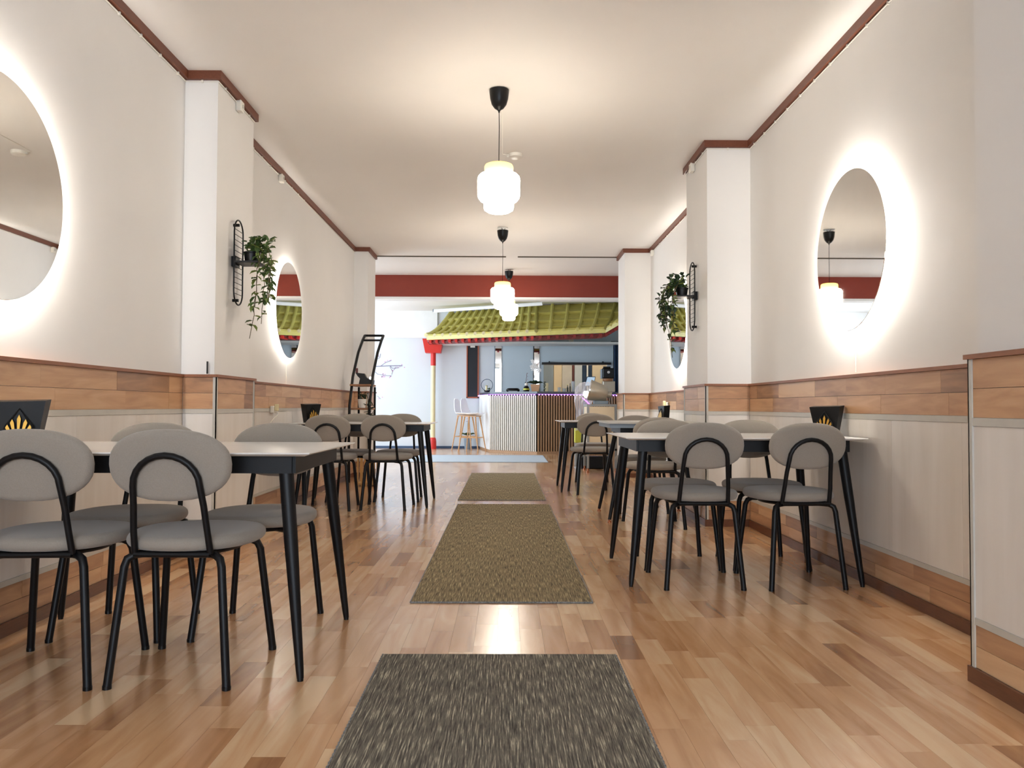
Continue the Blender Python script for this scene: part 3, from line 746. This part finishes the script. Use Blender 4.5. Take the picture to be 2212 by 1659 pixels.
for z in (.02, .36): 
    for s in (-1, 1): MB().box(-.10, .10, s*.10-.008, s*.10+.008, z, z+.02).build('rail', 'amberwood', t)
for k in range(5):
    for s in (-1, 1): MB().box(-.10+k*.046, -.084+k*.046, s*.092-.005, s*.092+.005, .0, .38).build('slat', 'amberwood', t)
MB().box(-.10, .10, -.085, .085, .025, .04).build('bottom', 'amberwood', t)

# ------------------------------------------------------------------ far room: bar
ctz = W(1100, 846, 15.6).z
pA = W(1036, 969, 17.3); pB = W(1058, 977, 15.95); pC = W(1159.7, 980.7, 15.3); pD = W(1345, 977, 15.9)
bar = thing('bar_counter', 'angled bar counter faced with vertical slats, purple light under its top', 'counter', (0, 0, 0))
poly = [(pA.x, 17.3), (pB.x, pB.y), (pC.x, pC.y), (pD.x, pD.y), (pD.x, 16.5), (pC.x, 16.4), (pB.x+.35, 17.3)]
core = [(x_, y_) for x_, y_ in poly]
cc = Vector((sum(p[0] for p in poly)/7, sum(p[1] for p in poly)/7))
def shrink(p, s): return (cc.x+(p[0]-cc.x)*s, cc.y+(p[1]-cc.y)*s)
def ccw(q):
    ar = sum(q[k][0]*q[(k+1) % len(q)][1]-q[(k+1) % len(q)][0]*q[k][1] for k in range(len(q)))
    return q if ar > 0 else q[::-1]
MB().quadbox(ccw(core), .05, ctz-.05).build('body', 'darkback', bar)
MB().quadbox(ccw([(x_, y_-.05) if y_ < 16.3 else (x_, y_) for x_, y_ in core]), ctz-.04, ctz).build('worktop', 'counter', bar)
MB().quadbox(ccw([(x_, y_-.005) if y_ < 16.3 else (x_, y_) for x_, y_ in core]), 0, .05).build('plinth', 'slat', bar)
def slats(a, b, n, mname, wfrac=.62):
    a, b = Vector((a.x, a.y)), Vector((b.x, b.y)); d = (b-a); L = d.length; d.normalize(); nn = Vector((d.y, -d.x)); st = L/n
    for k in range(n):
        p = a+d*(st*(k+.19)); q = p+d*st*wfrac
        MB().quadbox(ccw([(p.x, p.y), (q.x, q.y), (q.x+nn.x*.018, q.y+nn.y*.018), (p.x+nn.x*.018, p.y+nn.y*.018)]), .05, ctz-.075).build('slat', mname, bar)
slats(pB, pC, 24, 'slatlight', .52); slats(pC, pD, 34, 'slat', .55)
a, b = Vector((pA.x, 17.3)), Vector((pB.x, pB.y)); nn = Vector(((b-a).y, -(b-a).x)).normalized()
MB().quadbox(ccw([tuple(a), tuple(b), tuple(b+nn*.012), tuple(a+nn*.012)]), .05, ctz-.075).build('side_panel', 'white', bar)
m = MB(); md = MB()
for a, b in ((Vector((pA.x, 17.3)), Vector((pB.x, pB.y))), (Vector((pB.x, pB.y)), Vector((pC.x, pC.y))), (Vector((pC.x, pC.y)), Vector((pD.x, pD.y)))):
    d = (b-a); L = d.length; d.normalize(); nn = Vector((d.y, -d.x))
    m.tube([(a.x+nn.x*.03, a.y+nn.y*.03, ctz-.052), (b.x+nn.x*.03, b.y+nn.y*.03, ctz-.052)], .004, 6)
    for k in range(int(L/.065)):
        p = a+d*(.03+k*.065)+nn*.036; md.box(p.x-.009, p.x+.009, p.y-.006, p.y+.006, ctz-.072, ctz-.056)
m.build('light_strip', 'purple', bar); o = md.build('light_dots', 'purpledot', bar); o['kind'] = 'stuff'
# second side: dangling bit of light strip is on the wrapped bundle (below)

# stools
def stool():
    t = thing('bar_stool', 'x', 'bar stool', (0, 0, 0), 0, 'white shell bar stools')
    # faces +x; shell seat
    m = MB(); prof = [(.20, .745), (.16, .735), (.0, .73), (-.10, .735), (-.16, .76), (-.185, .82), (-.20, .90), (-.215, 1.0), (-.225, 1.05)]
    wd = [.16, .19, .205, .205, .20, .19, .17, .14, .08]; v = []; f = []
    for side in (0, .012):
        for (x_, z_), w_ in zip(prof, wd):
            for j in range(7):
                u = -1+j/3; v.append((x_-.03*u*u*(0 if z_ < .76 else -1)-(side if z_ > .76 else 0), u*w_, z_+.035*u*u*(1 if z_ < .76 else .2)-(side if z_ < .8 else 0)))
    K = len(prof)
    for i in range(K-1):
        for j in range(6):
            a_ = i*7+j; f.append((a_, a_+1, a_+8, a_+7)); a_ += K*7; f.append((a_+7, a_+8, a_+1, a_))
    for i in range(K-1):
        for j in (0, 6): a_ = i*7+j; q = (a_, a_+7, a_+7+K*7, a_+K*7); f.append(q if j == 0 else q[::-1])
    for j in range(6):
        for i in (0, K-1): a_ = i*7+j; q = (a_, a_+K*7, a_+1+K*7, a_+1); f.append(q if i == 0 else q[::-1])
    m.add(v, f, True); m.build('seat_shell', 'petal', t)
    MB().box(-.13, .14, -.13, .13, .695, .715).build('seat_frame', 'wood', t)
    for sx in (-1, 1):
        for sy in (-1, 1):
            MB().tube([(sx*.215, sy*.20, 0), (sx*.115, sy*.11, .70)], [.011, .017], 8).build('leg', 'wood', t)
    for s in (-1, 1):
        MB().tube([(-.175, s*.165, .28), (.175, s*.165, .28)], .009, 6).build('footrest', 'wood', t); MB().tube([(s*.175, -.165, .28), (s*.175, .165, .28)], .009, 6).build('footrest', 'wood', t)
    return t
s0 = stool(); s1 = copy_tree(s0)
s0.location = (W(1020, 975, 16.2).x, 16.15, 0); s0.rotation_euler.z = -.38; s0['label'] = 'white bar stool with wooden legs nearer to the bar'
s1.location = (W(1006, 973, 16.6).x-.02, 16.72, 0); s1.rotation_euler.z = -.32; s1['label'] = 'white bar stool with wooden legs nearer the far wall'
# pot behind stools
t = thing('floor_planter', 'grey pot with pink-flowered orchid on the floor behind the bar stools', 'plant', (W(1010, 968, 17.1).x, 17.1, 0))
MB().lathe([(.06, 0), (.085, .25), (.09, .25), (.09, .27)], seg=20).build('pot', 'bluegrey', t)
MB().tube([(0, 0, .25), (.0, 0, .5), (.02, 0, .7), (0, -.02, .82)], .006, 6).build('stem', 'stem', t)
for k in range(6): leaf(t, (0, 0, .28), (math.cos(k*1.05), math.sin(k*1.05), .5), LM[0], 4)
rr = random.Random(9)
for k in range(14): MB().lathe([(.002, -.006), (.018, 0), (.002, .006)], (rr.uniform(-.03, .05), rr.uniform(-.04, .0), rr.uniform(.55, .85)), 6).build('blossom', 'pink', t)

# red and cream column
cx = W(935.5, 900, 17.15).x
t = thing('round_column', 'slim cream column with red capital, collar and base by the far wall', 'column', (cx, 17.12, 0))
MB().lathe([(.075, 0), (.075, .16), (.065, .22), (.05, .24)], seg=20).build('base', 'red', t)
zc = zA(790, 17.1); zk = zA(763, 17.1); ze = zA(733, 17.1)
MB().lathe([(.05, .24), (.05, zc)], seg=20).build('shaft', 'cream', t)
MB().lathe([(.055, zc), (.055, zk)], seg=20).build('collar', 'red', t)
a_, b_ = .16, .215
m = MB(); v = [(-a_, -.13, zk), (a_, -.13, zk), (a_, .13, zk), (-a_, .13, zk), (-b_, -.18, ze), (b_, -.18, ze), (b_, .16, ze), (-b_, .16, ze)]
m.add(v, [(3, 2, 1, 0), (4, 5, 6, 7), (0, 1, 5, 4), (1, 2, 6, 5), (2, 3, 7, 6), (3, 0, 4, 7)]); m.build('capital', 'red', t)

# tiled canopy roof
roof = thing('tiled_roof', 'gold-green glazed tile canopy roof with red eaves above the bar', 'roof canopy', (0, 0, 0))
E0, E1, E2, E3 = W(922, 728, 16.3), W(1158, 718, 15.1), W(1308, 712, 14.75), W(1345, 690, 14.5)
T0, T1, T2, T3 = W(978, 676, 17.3), W(1160, 660, 16.1), W(1330, 652, 15.9), W(1420, 652, 15.8)
def S(Ea, Eb, Ta, Tb, u, v):
    e = Ea.lerp(Eb, u); tt = Ta.lerp(Tb, u); p = e.lerp(tt, v)
    p.z = e.z+(tt.z-e.z)*(v**1.7*.8+v*.2); return p
def section(Ea, Eb, Ta, Tb, n, rows):
    up = Vector((0, -.5, .85)).normalized()
    for i in range(n):
        for r in range(rows):
            u0, u1 = i/n, (i+1)/n; v0, v1 = r/rows, (r+1)/rows
            q = []
            for u, v, l in ((u0, v0, .055), (u1, v0, .055), (u1, v1, .0), (u0, v1, .0)): q.append(S(Ea, Eb, Ta, Tb, u, v)+up*l)
            vm = (v0+v1)/2; q2 = [S(Ea, Eb, Ta, Tb, u, vm)+up*.012 for u in (u0, u1)]
            top = [q[0], q[1], q2[1], q[2], q[3], q2[0]]; v = top+[p-up*.065 for p in top]
            f = [(0, 1, 2, 5), (5, 2, 3, 4), (11, 8, 7, 6), (10, 9, 8, 11), (0, 6, 7, 1), (1, 7, 8, 2), (2, 8, 9, 3), (3, 9, 10, 4), (4, 10, 11, 5), (5, 11, 6, 0)]
            MB().add(v, f).build('roof_tile', 'gold', roof)
    for i in range(n+1):
        pts = [S(Ea, Eb, Ta, Tb, i/n, k/7)+up*.032 for k in range(8)]
        MB().tube(pts, .036, 8).build('ridge_rib', 'gold', roof)
        MB().lathe([(.001, -.012), (.034, -.01), (.036, .006), (.02, .012)], tuple(pts[0]+Vector((0, -.012, 0))), 10, 'y').build('rib_cap', 'cream' if Ea is E0 else 'gold', roof)
    # fascia and eaves
    a, b = Ea, Eb
    m = MB(); m.add([a+Vector((0, -.03, .02)), b+Vector((0, -.03, .02)), b+Vector((0, -.03, -.06)), a+Vector((0, -.03, -.06)), a+Vector((0, .02, .02)), b+Vector((0, .02, .02)), b+Vector((0, .02, -.06)), a+Vector((0, .02, -.06))],
        [(3, 2, 1, 0), (4, 5, 6, 7), (0, 1, 5, 4), (1, 2, 6, 5), (2, 3, 7, 6), (3, 0, 4, 7)]); m.build('fascia', 'gold', roof)
    k = Vector((0, .10, -.06)); h = Vector((0, .5, -.02))
    m = MB(); m.add([a+k, b+k, b+k+h, a+k+h, a+k+Vector((0, 0, -.03)), b+k+Vector((0, 0, -.03)), b+k+h+Vector((0, 0, -.03)), a+k+h+Vector((0, 0, -.03))],
        [(0, 1, 2, 3), (7, 6, 5, 4), (4, 5, 1, 0), (5, 6, 2, 1), (6, 7, 3, 2), (7, 4, 0, 3)]); m.build('eave_board', 'dred', roof)
    nr = n+3
    for i in range(nr):
        p = a.lerp(b, (i+.5)/nr)+Vector((0, .03, -.06)); MB().box(p.x-.025, p.x+.025, p.y, p.y+.35, p.z-.06, p.z-.002).build('rafter', 'red' if Ea is E0 else 'dred', roof)
section(E0, E1, T0, T1, 13, 4); section(E1, E2, T1, T2, 5, 4); section(E2, E3, T2, T3, 3, 3)
m = MB(); m.tube([S(E0, E1, T0, T1, 0, k/8)+Vector((-.02, -.01, .04)) for k in range(9)], .04, 8); m.build('hip_ridge', 'gold', roof)
MB().box(E0.x+.1, 2.6, 16.6, 17.3, E0.z-.10, E0.z-.06).build('ceiling_board', 'white', roof)
# fluorescent fixture
a = W(937, 671, 16.5); b = W(1172, 655, 15.3)
t = thing('strip_light', 'long white strip light under the far ceiling above the roof canopy', 'ceiling light')
MB().tube([a, b], .028, 8).build('housing', 'white', t)
MB().tube([a+Vector((-.02, 0, 0)), a], .032, 8).build('end_cap', 'bluegrey', t)
MB().tube([a+Vector((0, -.01, -.03)), b+Vector((0, -.01, -.03))], .014, 8).build('tube', 'white', t)

# chalkboard, mirror strips, door board
def P2(px0, px1, py0, py1, d): a = W(px0, py0, d); b = W(px1, py1, d); return a.x, b.x, b.z, a.z
x0, x1, z0, z1 = P2(1008, 1034, 737, 860, YF-.02)
t = thing('chalkboard', 'tall narrow blank chalkboard in orange-brown frame on the far wall', 'chalkboard', (0, 0, 0))
MB().box(x0+.02, x1-.02, YF-.02, YF, z0+.02, z1-.02).build('board', 'chalk', t)
m = MB(); m.box(x0, x0+.025, YF-.035, YF, z0, z1); m.box(x1-.025, x1, YF-.035, YF, z0, z1); m.box(x0, x1, YF-.035, YF, z0, z0+.025); m.box(x0, x1, YF-.035, YF, z1-.025, z1); m.build('frame', 'frame', t)
MB().box((x0+x1)/2-.05, (x0+x1)/2+.05, YF-.07, YF-.035, z1-.14, z1-.04).build('clip_lamp', 'plastic', t)
for px0, px1, lb in ((1070, 1083, 'narrow wall mirror strip beside the chalkboard'), (1154, 1165, 'narrow wall mirror strip with dark edge behind the orchid')):
    x0, x1, z0, z1 = P2(px0, px1, 738, 845, YF-.03)
    t = thing('mirror_strip', lb, 'mirror', (0, 0, 0), 0, 'narrow mirror strips behind the bar')
    MB().box(x0, x1, YF-.03, YF-.012, z0-.2, z1).build('glass', 'mirror', t)
    MB().box(x0-.02, x0, YF-.035, YF-.012, z0-.2, z1).build('edge', 'blackpl' if px0 > 1100 else 'bluegrey', t)
# serving hatch shelf, kitchen cupboards behind
t = thing('hatch_shelf', 'long black shelf board above the serving hatch behind the bar', 'shelf', (0, 0, 0))
MB().box(W(1170, 785, YF).x, W(1318, 785, YF).x, YF-.16, YF, hz1, hz1+.045, .004).build('board', 'blackpl', t)
for px in (1185, 1300): MB().box(W(px, 785, YF).x, W(px, 785, YF).x+.02, YF-.14, YF-.012, hz1+.045, hz1+.07).build('bracket', 'blackpl', t)
kd = 18.6
kb = thing('kitchen_cupboards', 'tall cupboard fronts in beige and grey seen through the serving hatch', 'cupboards', (0, 0, 0))
for a_, b_, mm_ in ((1150, 1196, 'bluegrey'), (1196, 1214, 'creampanel'), (1214, 1236, 'greytrim'), (1236, 1241, 'red2'), (1241, 1258, 'mat'), (1258, 1267, 'navy'), (1267, 1271, 'white'), (1271, 1279, 'navy'), (1279, 1330, 'creampanel')):
    MB().box(W(a_, 800, kd).x+.004, W(b_, 800, kd).x-.004, kd, kd+.3, 0, 2.2, .003).build('front', mm_, kb)
# curtain at the right
t = thing('curtain', 'dark blue curtain hanging at the right end of the bar', 'curtain', (0, 0, 0))
m = MB(); x0, x1 = W(1325, 800, 16.9).x, W(1345, 800, 16.9).x; pts = []
for k in range(17): pts.append((x0+(x1-x0)*k/16, 16.9+.025*math.sin(k*1.7)))
v = []; 
for z_ in (.9, 2.25): v += [(p[0], p[1], z_) for p in pts]+[(p[0], p[1]+.012, z_) for p in pts]
f = []
for k in range(16): f += [(k, k+1, 34+k+1, 34+k), (17+k+1, 17+k, 51+k, 51+k+1)]
m.add(v, f, True); m.build('cloth', 'navy', t); MB().tube([(x0-.05, 16.91, 2.26), (x1+.1, 16.91, 2.26)], .012, 8).build('rail', 'blackpl', t)
tag(MB().box(W(1229, 735, YF-.1).x, W(1239, 735, YF-.1).x, YF-.11, YF-.012, zA(742, YF), zA(731, YF), .008).build('wall_speaker', 'plastic'), 'small white box speaker high on the wall above the hatch', 'speaker')

# blossom wall decal
t = thing('blossom_decal', 'painted blossom branch decal on the far left wall', 'wall decal', (0, 0, 0))
m = MB()
def br(pts, r): m.tube([(W(a_, b_, YF).x, YF-.009, W(a_, b_, YF).z) for a_, b_ in pts], r, 4)
for x_ in (0,): 
    br([(805, 792), (822, 791), (842, 790), (869, 790)], .007); br([(822, 791), (833, 783), (845, 779)], .004); br([(842, 790), (848, 796), (862, 794)], .004)
    br([(808, 801), (815, 808), (832, 811), (846, 812)], .004); br([(842, 792), (848, 803), (846, 809)], .004); br([(808, 778), (820, 773), (822, 764)], .004); br([(850, 800), (856, 792)], .003); br([(815, 855), (822, 862)], .003)
m.build('branches', 'ink', t)
m = MB(); rr = random.Random(4)
for k in range(34):
    a_, b_ = rr.choice([(845, 779), (869, 790), (856, 794), (846, 812), (828, 811), (822, 768), (848, 803), (811, 790), (822, 862), (835, 782)]); p = W(a_+rr.uniform(-6, 6), b_+rr.uniform(-4, 4), YF)
    m.lathe([(.012, YF-.004), (.012, YF)], (p.x, 0, p.z), 6, 'y')
o = m.build('blossoms', 'pink', t); o['kind'] = 'stuff'

# ---- things on the bar
def onbar(px, d): return W(px, 846, d).x
# ring planter
t = thing('ring_planter', 'small round ring planter with tiny pagoda on the left end of the bar', 'planter', (onbar(1052, 16.3), 16.3, ctz))
MB().lathe([(.05, 0), (.065, .035)], seg=16).build('bowl', 'blackpl', t)
MB().tube([(.115*math.cos(a), 0, .145+.115*math.sin(a)) for a in [2*PI*k/28 for k in range(28)]], .006, 6, True).build('ring', 'navy', t)
MB().lathe([(.02, .035), (.02, .12), (.035, .125), (.01, .14)], (-.01, 0, 0), 12).build('pagoda', 'cream', t)
for k in range(5): leaf(t, (.04, 0, .04), (math.cos(k*1.3)*.5, -.2, .9), LM[0], 1.3)
t = thing('oval_tray', 'black oval tray standing on the bar', 'tray', (onbar(1108, 16.0), 16.0, ctz))
m = MB(); m.pad(.135, .09, .06, lambda p: (p[0], p[1], .036+p[2]), n=2.2); m.build('tray', 'blackpl', t)
MB().box(-.09, .09, -.10, -.085, .006, .02).build('label_card', 'mat', t)
# orchid
ox = onbar(1156, 15.75)
t = thing('orchid', 'white orchid in a square peach pot on the bar', 'orchid', (ox, 15.75, ctz))
m = MB(); a_, b_ = .062, .09; m.add([(-a_, -a_, 0), (a_, -a_, 0), (a_, a_, 0), (-a_, a_, 0), (-b_, -b_, .145), (b_, -b_, .145), (b_, b_, .145), (-b_, b_, .145)], [(3, 2, 1, 0), (4, 5, 6, 7), (0, 1, 5, 4), (1, 2, 6, 5), (2, 3, 7, 6), (3, 0, 4, 7)]); m.build('pot', 'peach', t)
for k in range(7): leaf(t, (0, 0, .145), (math.cos(k*.9+.2), math.sin(k*.9+.2)*.5, .45), LM[2], 3.6)
MB().tube([(-.03, 0, .14), (-.04, 0, .35), (-.02, -.02, .5), (.03, -.04, .52), (.08, -.04, .45)], .005, 6).build('stem', 'stem', t)
MB().tube([(.0, 0, .14), (.01, 0, .32), (-.02, -.02, .46)], .005, 6).build('stem', 'stem', t)
for px_, pz_ in ((-.055, .60), (-.03, .55), (-.07, .49), (-.03, .49), (.0, .50), (-.01, .45), (.03, .47), (.06, .44), (.085, .42), (.05, .40), (-.05, .44)):
    fb = MB()
    for k in range(5):
        a = k*1.257+.3; fb.add([(px_, -.05, pz_), (px_+.028*math.cos(a-.5), -.055, pz_+.028*math.sin(a-.5)), (px_+.044*math.cos(a), -.045, pz_+.044*math.sin(a)), (px_+.028*math.cos(a+.5), -.055, pz_+.028*math.sin(a+.5))], [(0, 1, 2, 3)])
        fb.add([(px_, -.048, pz_), (px_+.028*math.cos(a-.5), -.053, pz_+.028*math.sin(a-.5)), (px_+.044*math.cos(a), -.043, pz_+.044*math.sin(a)), (px_+.028*math.cos(a+.5), -.053, pz_+.028*math.sin(a+.5))], [(3, 2, 1, 0)])
    fb.build('blossom', 'petal', t)
# figurine
t = thing('figurine', 'small black and yellow patterned figurine beside the orchid pot', 'figurine', (onbar(1137, 15.7), 15.7, ctz))
MB().lathe([(.05, 0), (.062, .05), (.045, .10), (.02, .115)], seg=18).build('body', 'blackpl', t)
MB().lathe([(.012, .108), (.036, .135), (.030, .165), (.004, .178)], seg=16).build('head', 'plastic', t)
MB().lathe([(.0635, .035), (.064, .05), (.058, .066)], seg=18, cap=False).build('sash', 'yellow', t)
for s in (-1, 1): MB().lathe([(.012, .165), (.002, .19)], (s*.022, 0, 0), 8).build('ear', 'blackpl', t)
t = thing('pink_orchid', 'thin pink orchid spray between figurine and white orchid', 'orchid', (onbar(1136, 16.0), 16.0, ctz))
MB().lathe([(.03, 0), (.04, .06)], seg=14).build('pot', 'plastic', t)
MB().tube([(0, 0, .05), (.0, 0, .2), (.02, 0, .38)], .004, 6).build('stem', 'stem', t)
for k in range(6): MB().lathe([(.002, -.005), (.014, 0), (.002, .005)], (.01+.02*(k % 2), -.01, .22+k*.03), 6).build('blossom', 'pink', t)
# small ivy
t = thing('ivy_pot', 'small dark ivy in a slim cream vase on the bar', 'plant', (onbar(1181, 15.6), 15.6, ctz))
MB().lathe([(.03, 0), (.034, .15), (.03, .17)], seg=14).build('vase', 'cream', t)
rr = random.Random(8)
for k in range(30): leaf(t, (-.035+rr.uniform(-.015, .015), -.03, .02+rr.random()*.17), (rr.uniform(-1, .3), rr.uniform(-1, 0), rr.uniform(-.6, .4)), LM[2], rr.uniform(.6, .9))
MB().tube([(0, 0, .16), (-.03, -.03, .2), (-.04, -.035, .02)], .004, 5).build('stem', 'stem', t)
# bottles and glasses
for k, (px, h, r, nm, mt_, lb) in enumerate([(1208, .09, .032, 'drinking_glass', 'glassm', 'short clear glass on the bar, leftmost of the glassware'), (1219, .07, .034, 'drinking_glass', 'glassm', 'low wide glass on the bar beside the leftmost glass'),
        (1226, .13, .018, 'bottle', 'bottle', 'small green bottle on the bar'), (1231.5, .16, .016, 'bottle', 'bottle', 'slim dark bottle on the bar next to the green one'),
        (1238, .21, .035, 'glass_jar', 'glassm', 'tall clear jar on the bar behind the dark bottles'), (1247, .12, .034, 'glass_jar', 'glassm', 'squat clear jar on the bar left of the wrapped bundle')]):
    t = thing(nm, lb, 'bottle' if 'bottle' in nm else 'glass', (onbar(px, 15.75+.02*k), 15.75+.02*k, ctz), 0, 'glassware on the bar')
    if nm == 'bottle':
        MB().lathe([(r, 0), (r, h*.6), (r*.4, h*.78), (r*.4, h)], seg=14).build('body', mt_, t); MB().lathe([(r*.45, h), (r*.45, h+.012)], seg=10).build('cap', 'yellow' if k == 2 else 'red2', t)
    else:
        MB().lathe([(r*.85, 0), (r, h), (r*.9, h), (r*.78, .008)], seg=16, cap=False).build('wall', mt_, t); MB().lathe([(r*.84, 0), (r*.84, .008)], seg=16).build('base', mt_, t)
# tablet
tp = W(1274, 843, 15.9)
t = thing('tablet_display', 'bright tablet screen on a dark stand on the bar', 'tablet', (tp.x, 15.9, ctz))
m = MB(); m.prism([(-.10, 0, .12), (.085, 0, .12), (.12, .06, .31), (-.05, .06, .31)], (0, .012, 0)); m.build('case', 'navy', t)
m = MB(); m.prism([(-.09, -.004, .13), (.078, -.004, .13), (.108, .054, .298), (-.04, .054, .298)], (0, .002, 0)); m.build('screen', 'screen', t)
MB().tube([(0, .05, 0), (0, .05, .2)], .014, 8).build('stand', 'blackpl', t); MB().lathe([(.06, 0), (.06, .01)], (0, .05, 0), 16).build('foot', 'blackpl', t)
# camera-like black machine on a pedestal
mp_ = W(1313, 818, 15.6)
t = thing('coffee_grinder', 'black machine with round silver dial at the right end of the bar', 'machine', (mp_.x, 15.6, ctz))
hz = mp_.z-ctz
MB().box(-.10, .13, -.08, .12, 0, hz-.05, .01).build('stand', 'beigemetal', t)
MB().lathe([(.09, hz-.05), (.10, hz-.03), (.10, hz)], seg=20).build('pedestal', 'shelfwood', t)
MB().box(-.115, .115, -.10, .10, hz, hz+.20, .02).build('body', 'blackpl', t)
MB().box(-.09, .05, -.03, .05, hz+.20, hz+.235, .005).build('hopper', 'blackpl', t)
MB().lathe([(.001, -.112), (.026, -.11), (.028, -.10)], (0, 0, hz+.12), 18, 'y').build('dial', 'silver', t)
MB().box(-.135, -.116, -.09, .09, hz, hz+.18, .004).build('side_plate', 'bluegrey', t)

# ---- trolley and things on it
tx0, tx1 = W(1268, 900, 11.05).x, W(1333, 900, 11.05).x; tzt = zA(872, 11.05); txc = (tx0+tx1)/2; hw = (tx1-tx0)/2
t = thing('service_trolley', 'grey-framed trolley with cream panels by the far right pilaster', 'trolley', (txc, 11.30, 0))
m = MB(); m.box(-hw, hw, -.25, .25, tzt-.03, tzt)
for sx in (-1, 1):
    for sy in (-1, 1): m.box(sx*hw, sx*(hw-.03), sy*.25, sy*.22, .06, tzt-.03)
m.box(-hw, hw, -.25, .25, .30, .33); m.build('frame', 'greycab', t)
MB().box(-hw+.035, hw-.035, -.243, -.225, .34, tzt-.035).build('front_panel', 'creampanel', t)
for sx in (-1, 1):
    MB().box(sx*(hw-.01), sx*(hw-.004), -.21, .21, .34, tzt-.035).build('side_panel', 'creampanel', t)
    for sy in (-1, 1): MB().lathe([(.014, .06), (.012, .03), (.022, .026), (.022, 0)], (sx*(hw-.015), sy*.235, 0), 12).build('foot', 'copper', t)
# drum lamp lying on trolley
t = thing('drum_canister', 'champagne-coloured drum lying tilted on the trolley', 'canister', (txc+.0, 11.2, tzt))
ax = Vector((.93, -.05, -.22)).normalized(); c0 = Vector((-.155, 0, .195)); 
m = MB(); m.tube([c0, c0+ax*.01, c0+ax*.245, c0+ax*.25], [.14, .143, .105, .10], 28); m.build('drum', 'beigemetal', t)
m = MB(); m.tube([c0-ax*.008, c0+ax*.004], .146, 28); m.build('rim', 'silver', t)
m = MB(); m.tube([c0+ax*.25, c0+ax*.31], [.045, .045], 18); m.build('spout', 'beigemetal', t)
m = MB(); m.tube([c0+ax*.31, c0+ax*.315], [.037, .037], 18); m.build('spout_opening', 'blackpl', t)
MB().tube([(.12, -.03, .0), (.12, -.03, .09), (.14, -.03, .12), (.15, -.03, .05), (.15, -.03, 0)], .006, 6).build('stand_wire', 'silver', t)
MB().box(-.10, .10, -.05, .05, 0, .048, .006).build('base', 'bluegrey', t)
# wrapped bundle
wp = W(1262, 870, 12.0)
t = thing('wrapped_bundle', 'bundle in clear crinkled plastic film with a lit lamp inside', 'bundle', (wp.x, 12.0, 0))
rr = random.Random(12); m = MB(); rings = [(.10, .55), (.11, .70), (.10, .85), (.13, .97), (.17, 1.05), (.16, 1.18), (.10, 1.25), (.02, 1.26)]; sg = 22; v = []
for i, (r, z) in enumerate(rings):
    for k in range(sg): a = 2*PI*k/sg; q = r*(1+.18*rr.uniform(-1, 1)); v.append((q*math.cos(a)+(.03 if z > 1 else -.02), q*math.sin(a), z+rr.uniform(-.012, .012)))
f = []
for i in range(len(rings)-1):
    for k in range(sg): j = (k+1) % sg; f.append((i*sg+k, i*sg+j, (i+1)*sg+j, (i+1)*sg+k))
m.add(v, f); m.build('plastic_film', 'film', t)
MB().lathe([(.02, 1.03), (.045, 1.07), (.05, 1.10), (.035, 1.13)], (.03, -.03, 0), 14).build('bulb', 'bulb', t)
MB().lathe([(.15, 0), (.15, .015), (.015, .03), (.015, 1.02)], seg=14).build('stand', 'greycab', t)
MB().tube([(-.04, -.115, 1.03), (.02, -.125, .98), (.07, -.12, .93)], .009, 6).build('light_strip', 'purple', t)
# floor things near trolley
t = thing('floor_box', 'low black box on the floor beneath the trolley', 'box', (txc, 11.9, 0))
MB().box(-.22, .22, -.15, .15, 0, .16, .01).build('body', 'blackpl', t); MB().box(-.2, .2, -.13, .13, .16, .175, .004).build('lid', 'blackpl', t)
yp = W(1253, 940, 12.4)
t = thing('yellow_bag', 'lime-yellow box on a grey stand behind the farthest right chair', 'box', (yp.x, 12.4, 0))
MB().box(-.085, .085, -.07, .07, .35, .60, .008).build('box', 'yellow', t); MB().box(-.08, .08, -.06, .06, 0, .35, .006).build('stand', 'greycab', t); MB().box(-.085, .085, -.07, .07, .60, .66, .006).build('lid', 'mat', t)
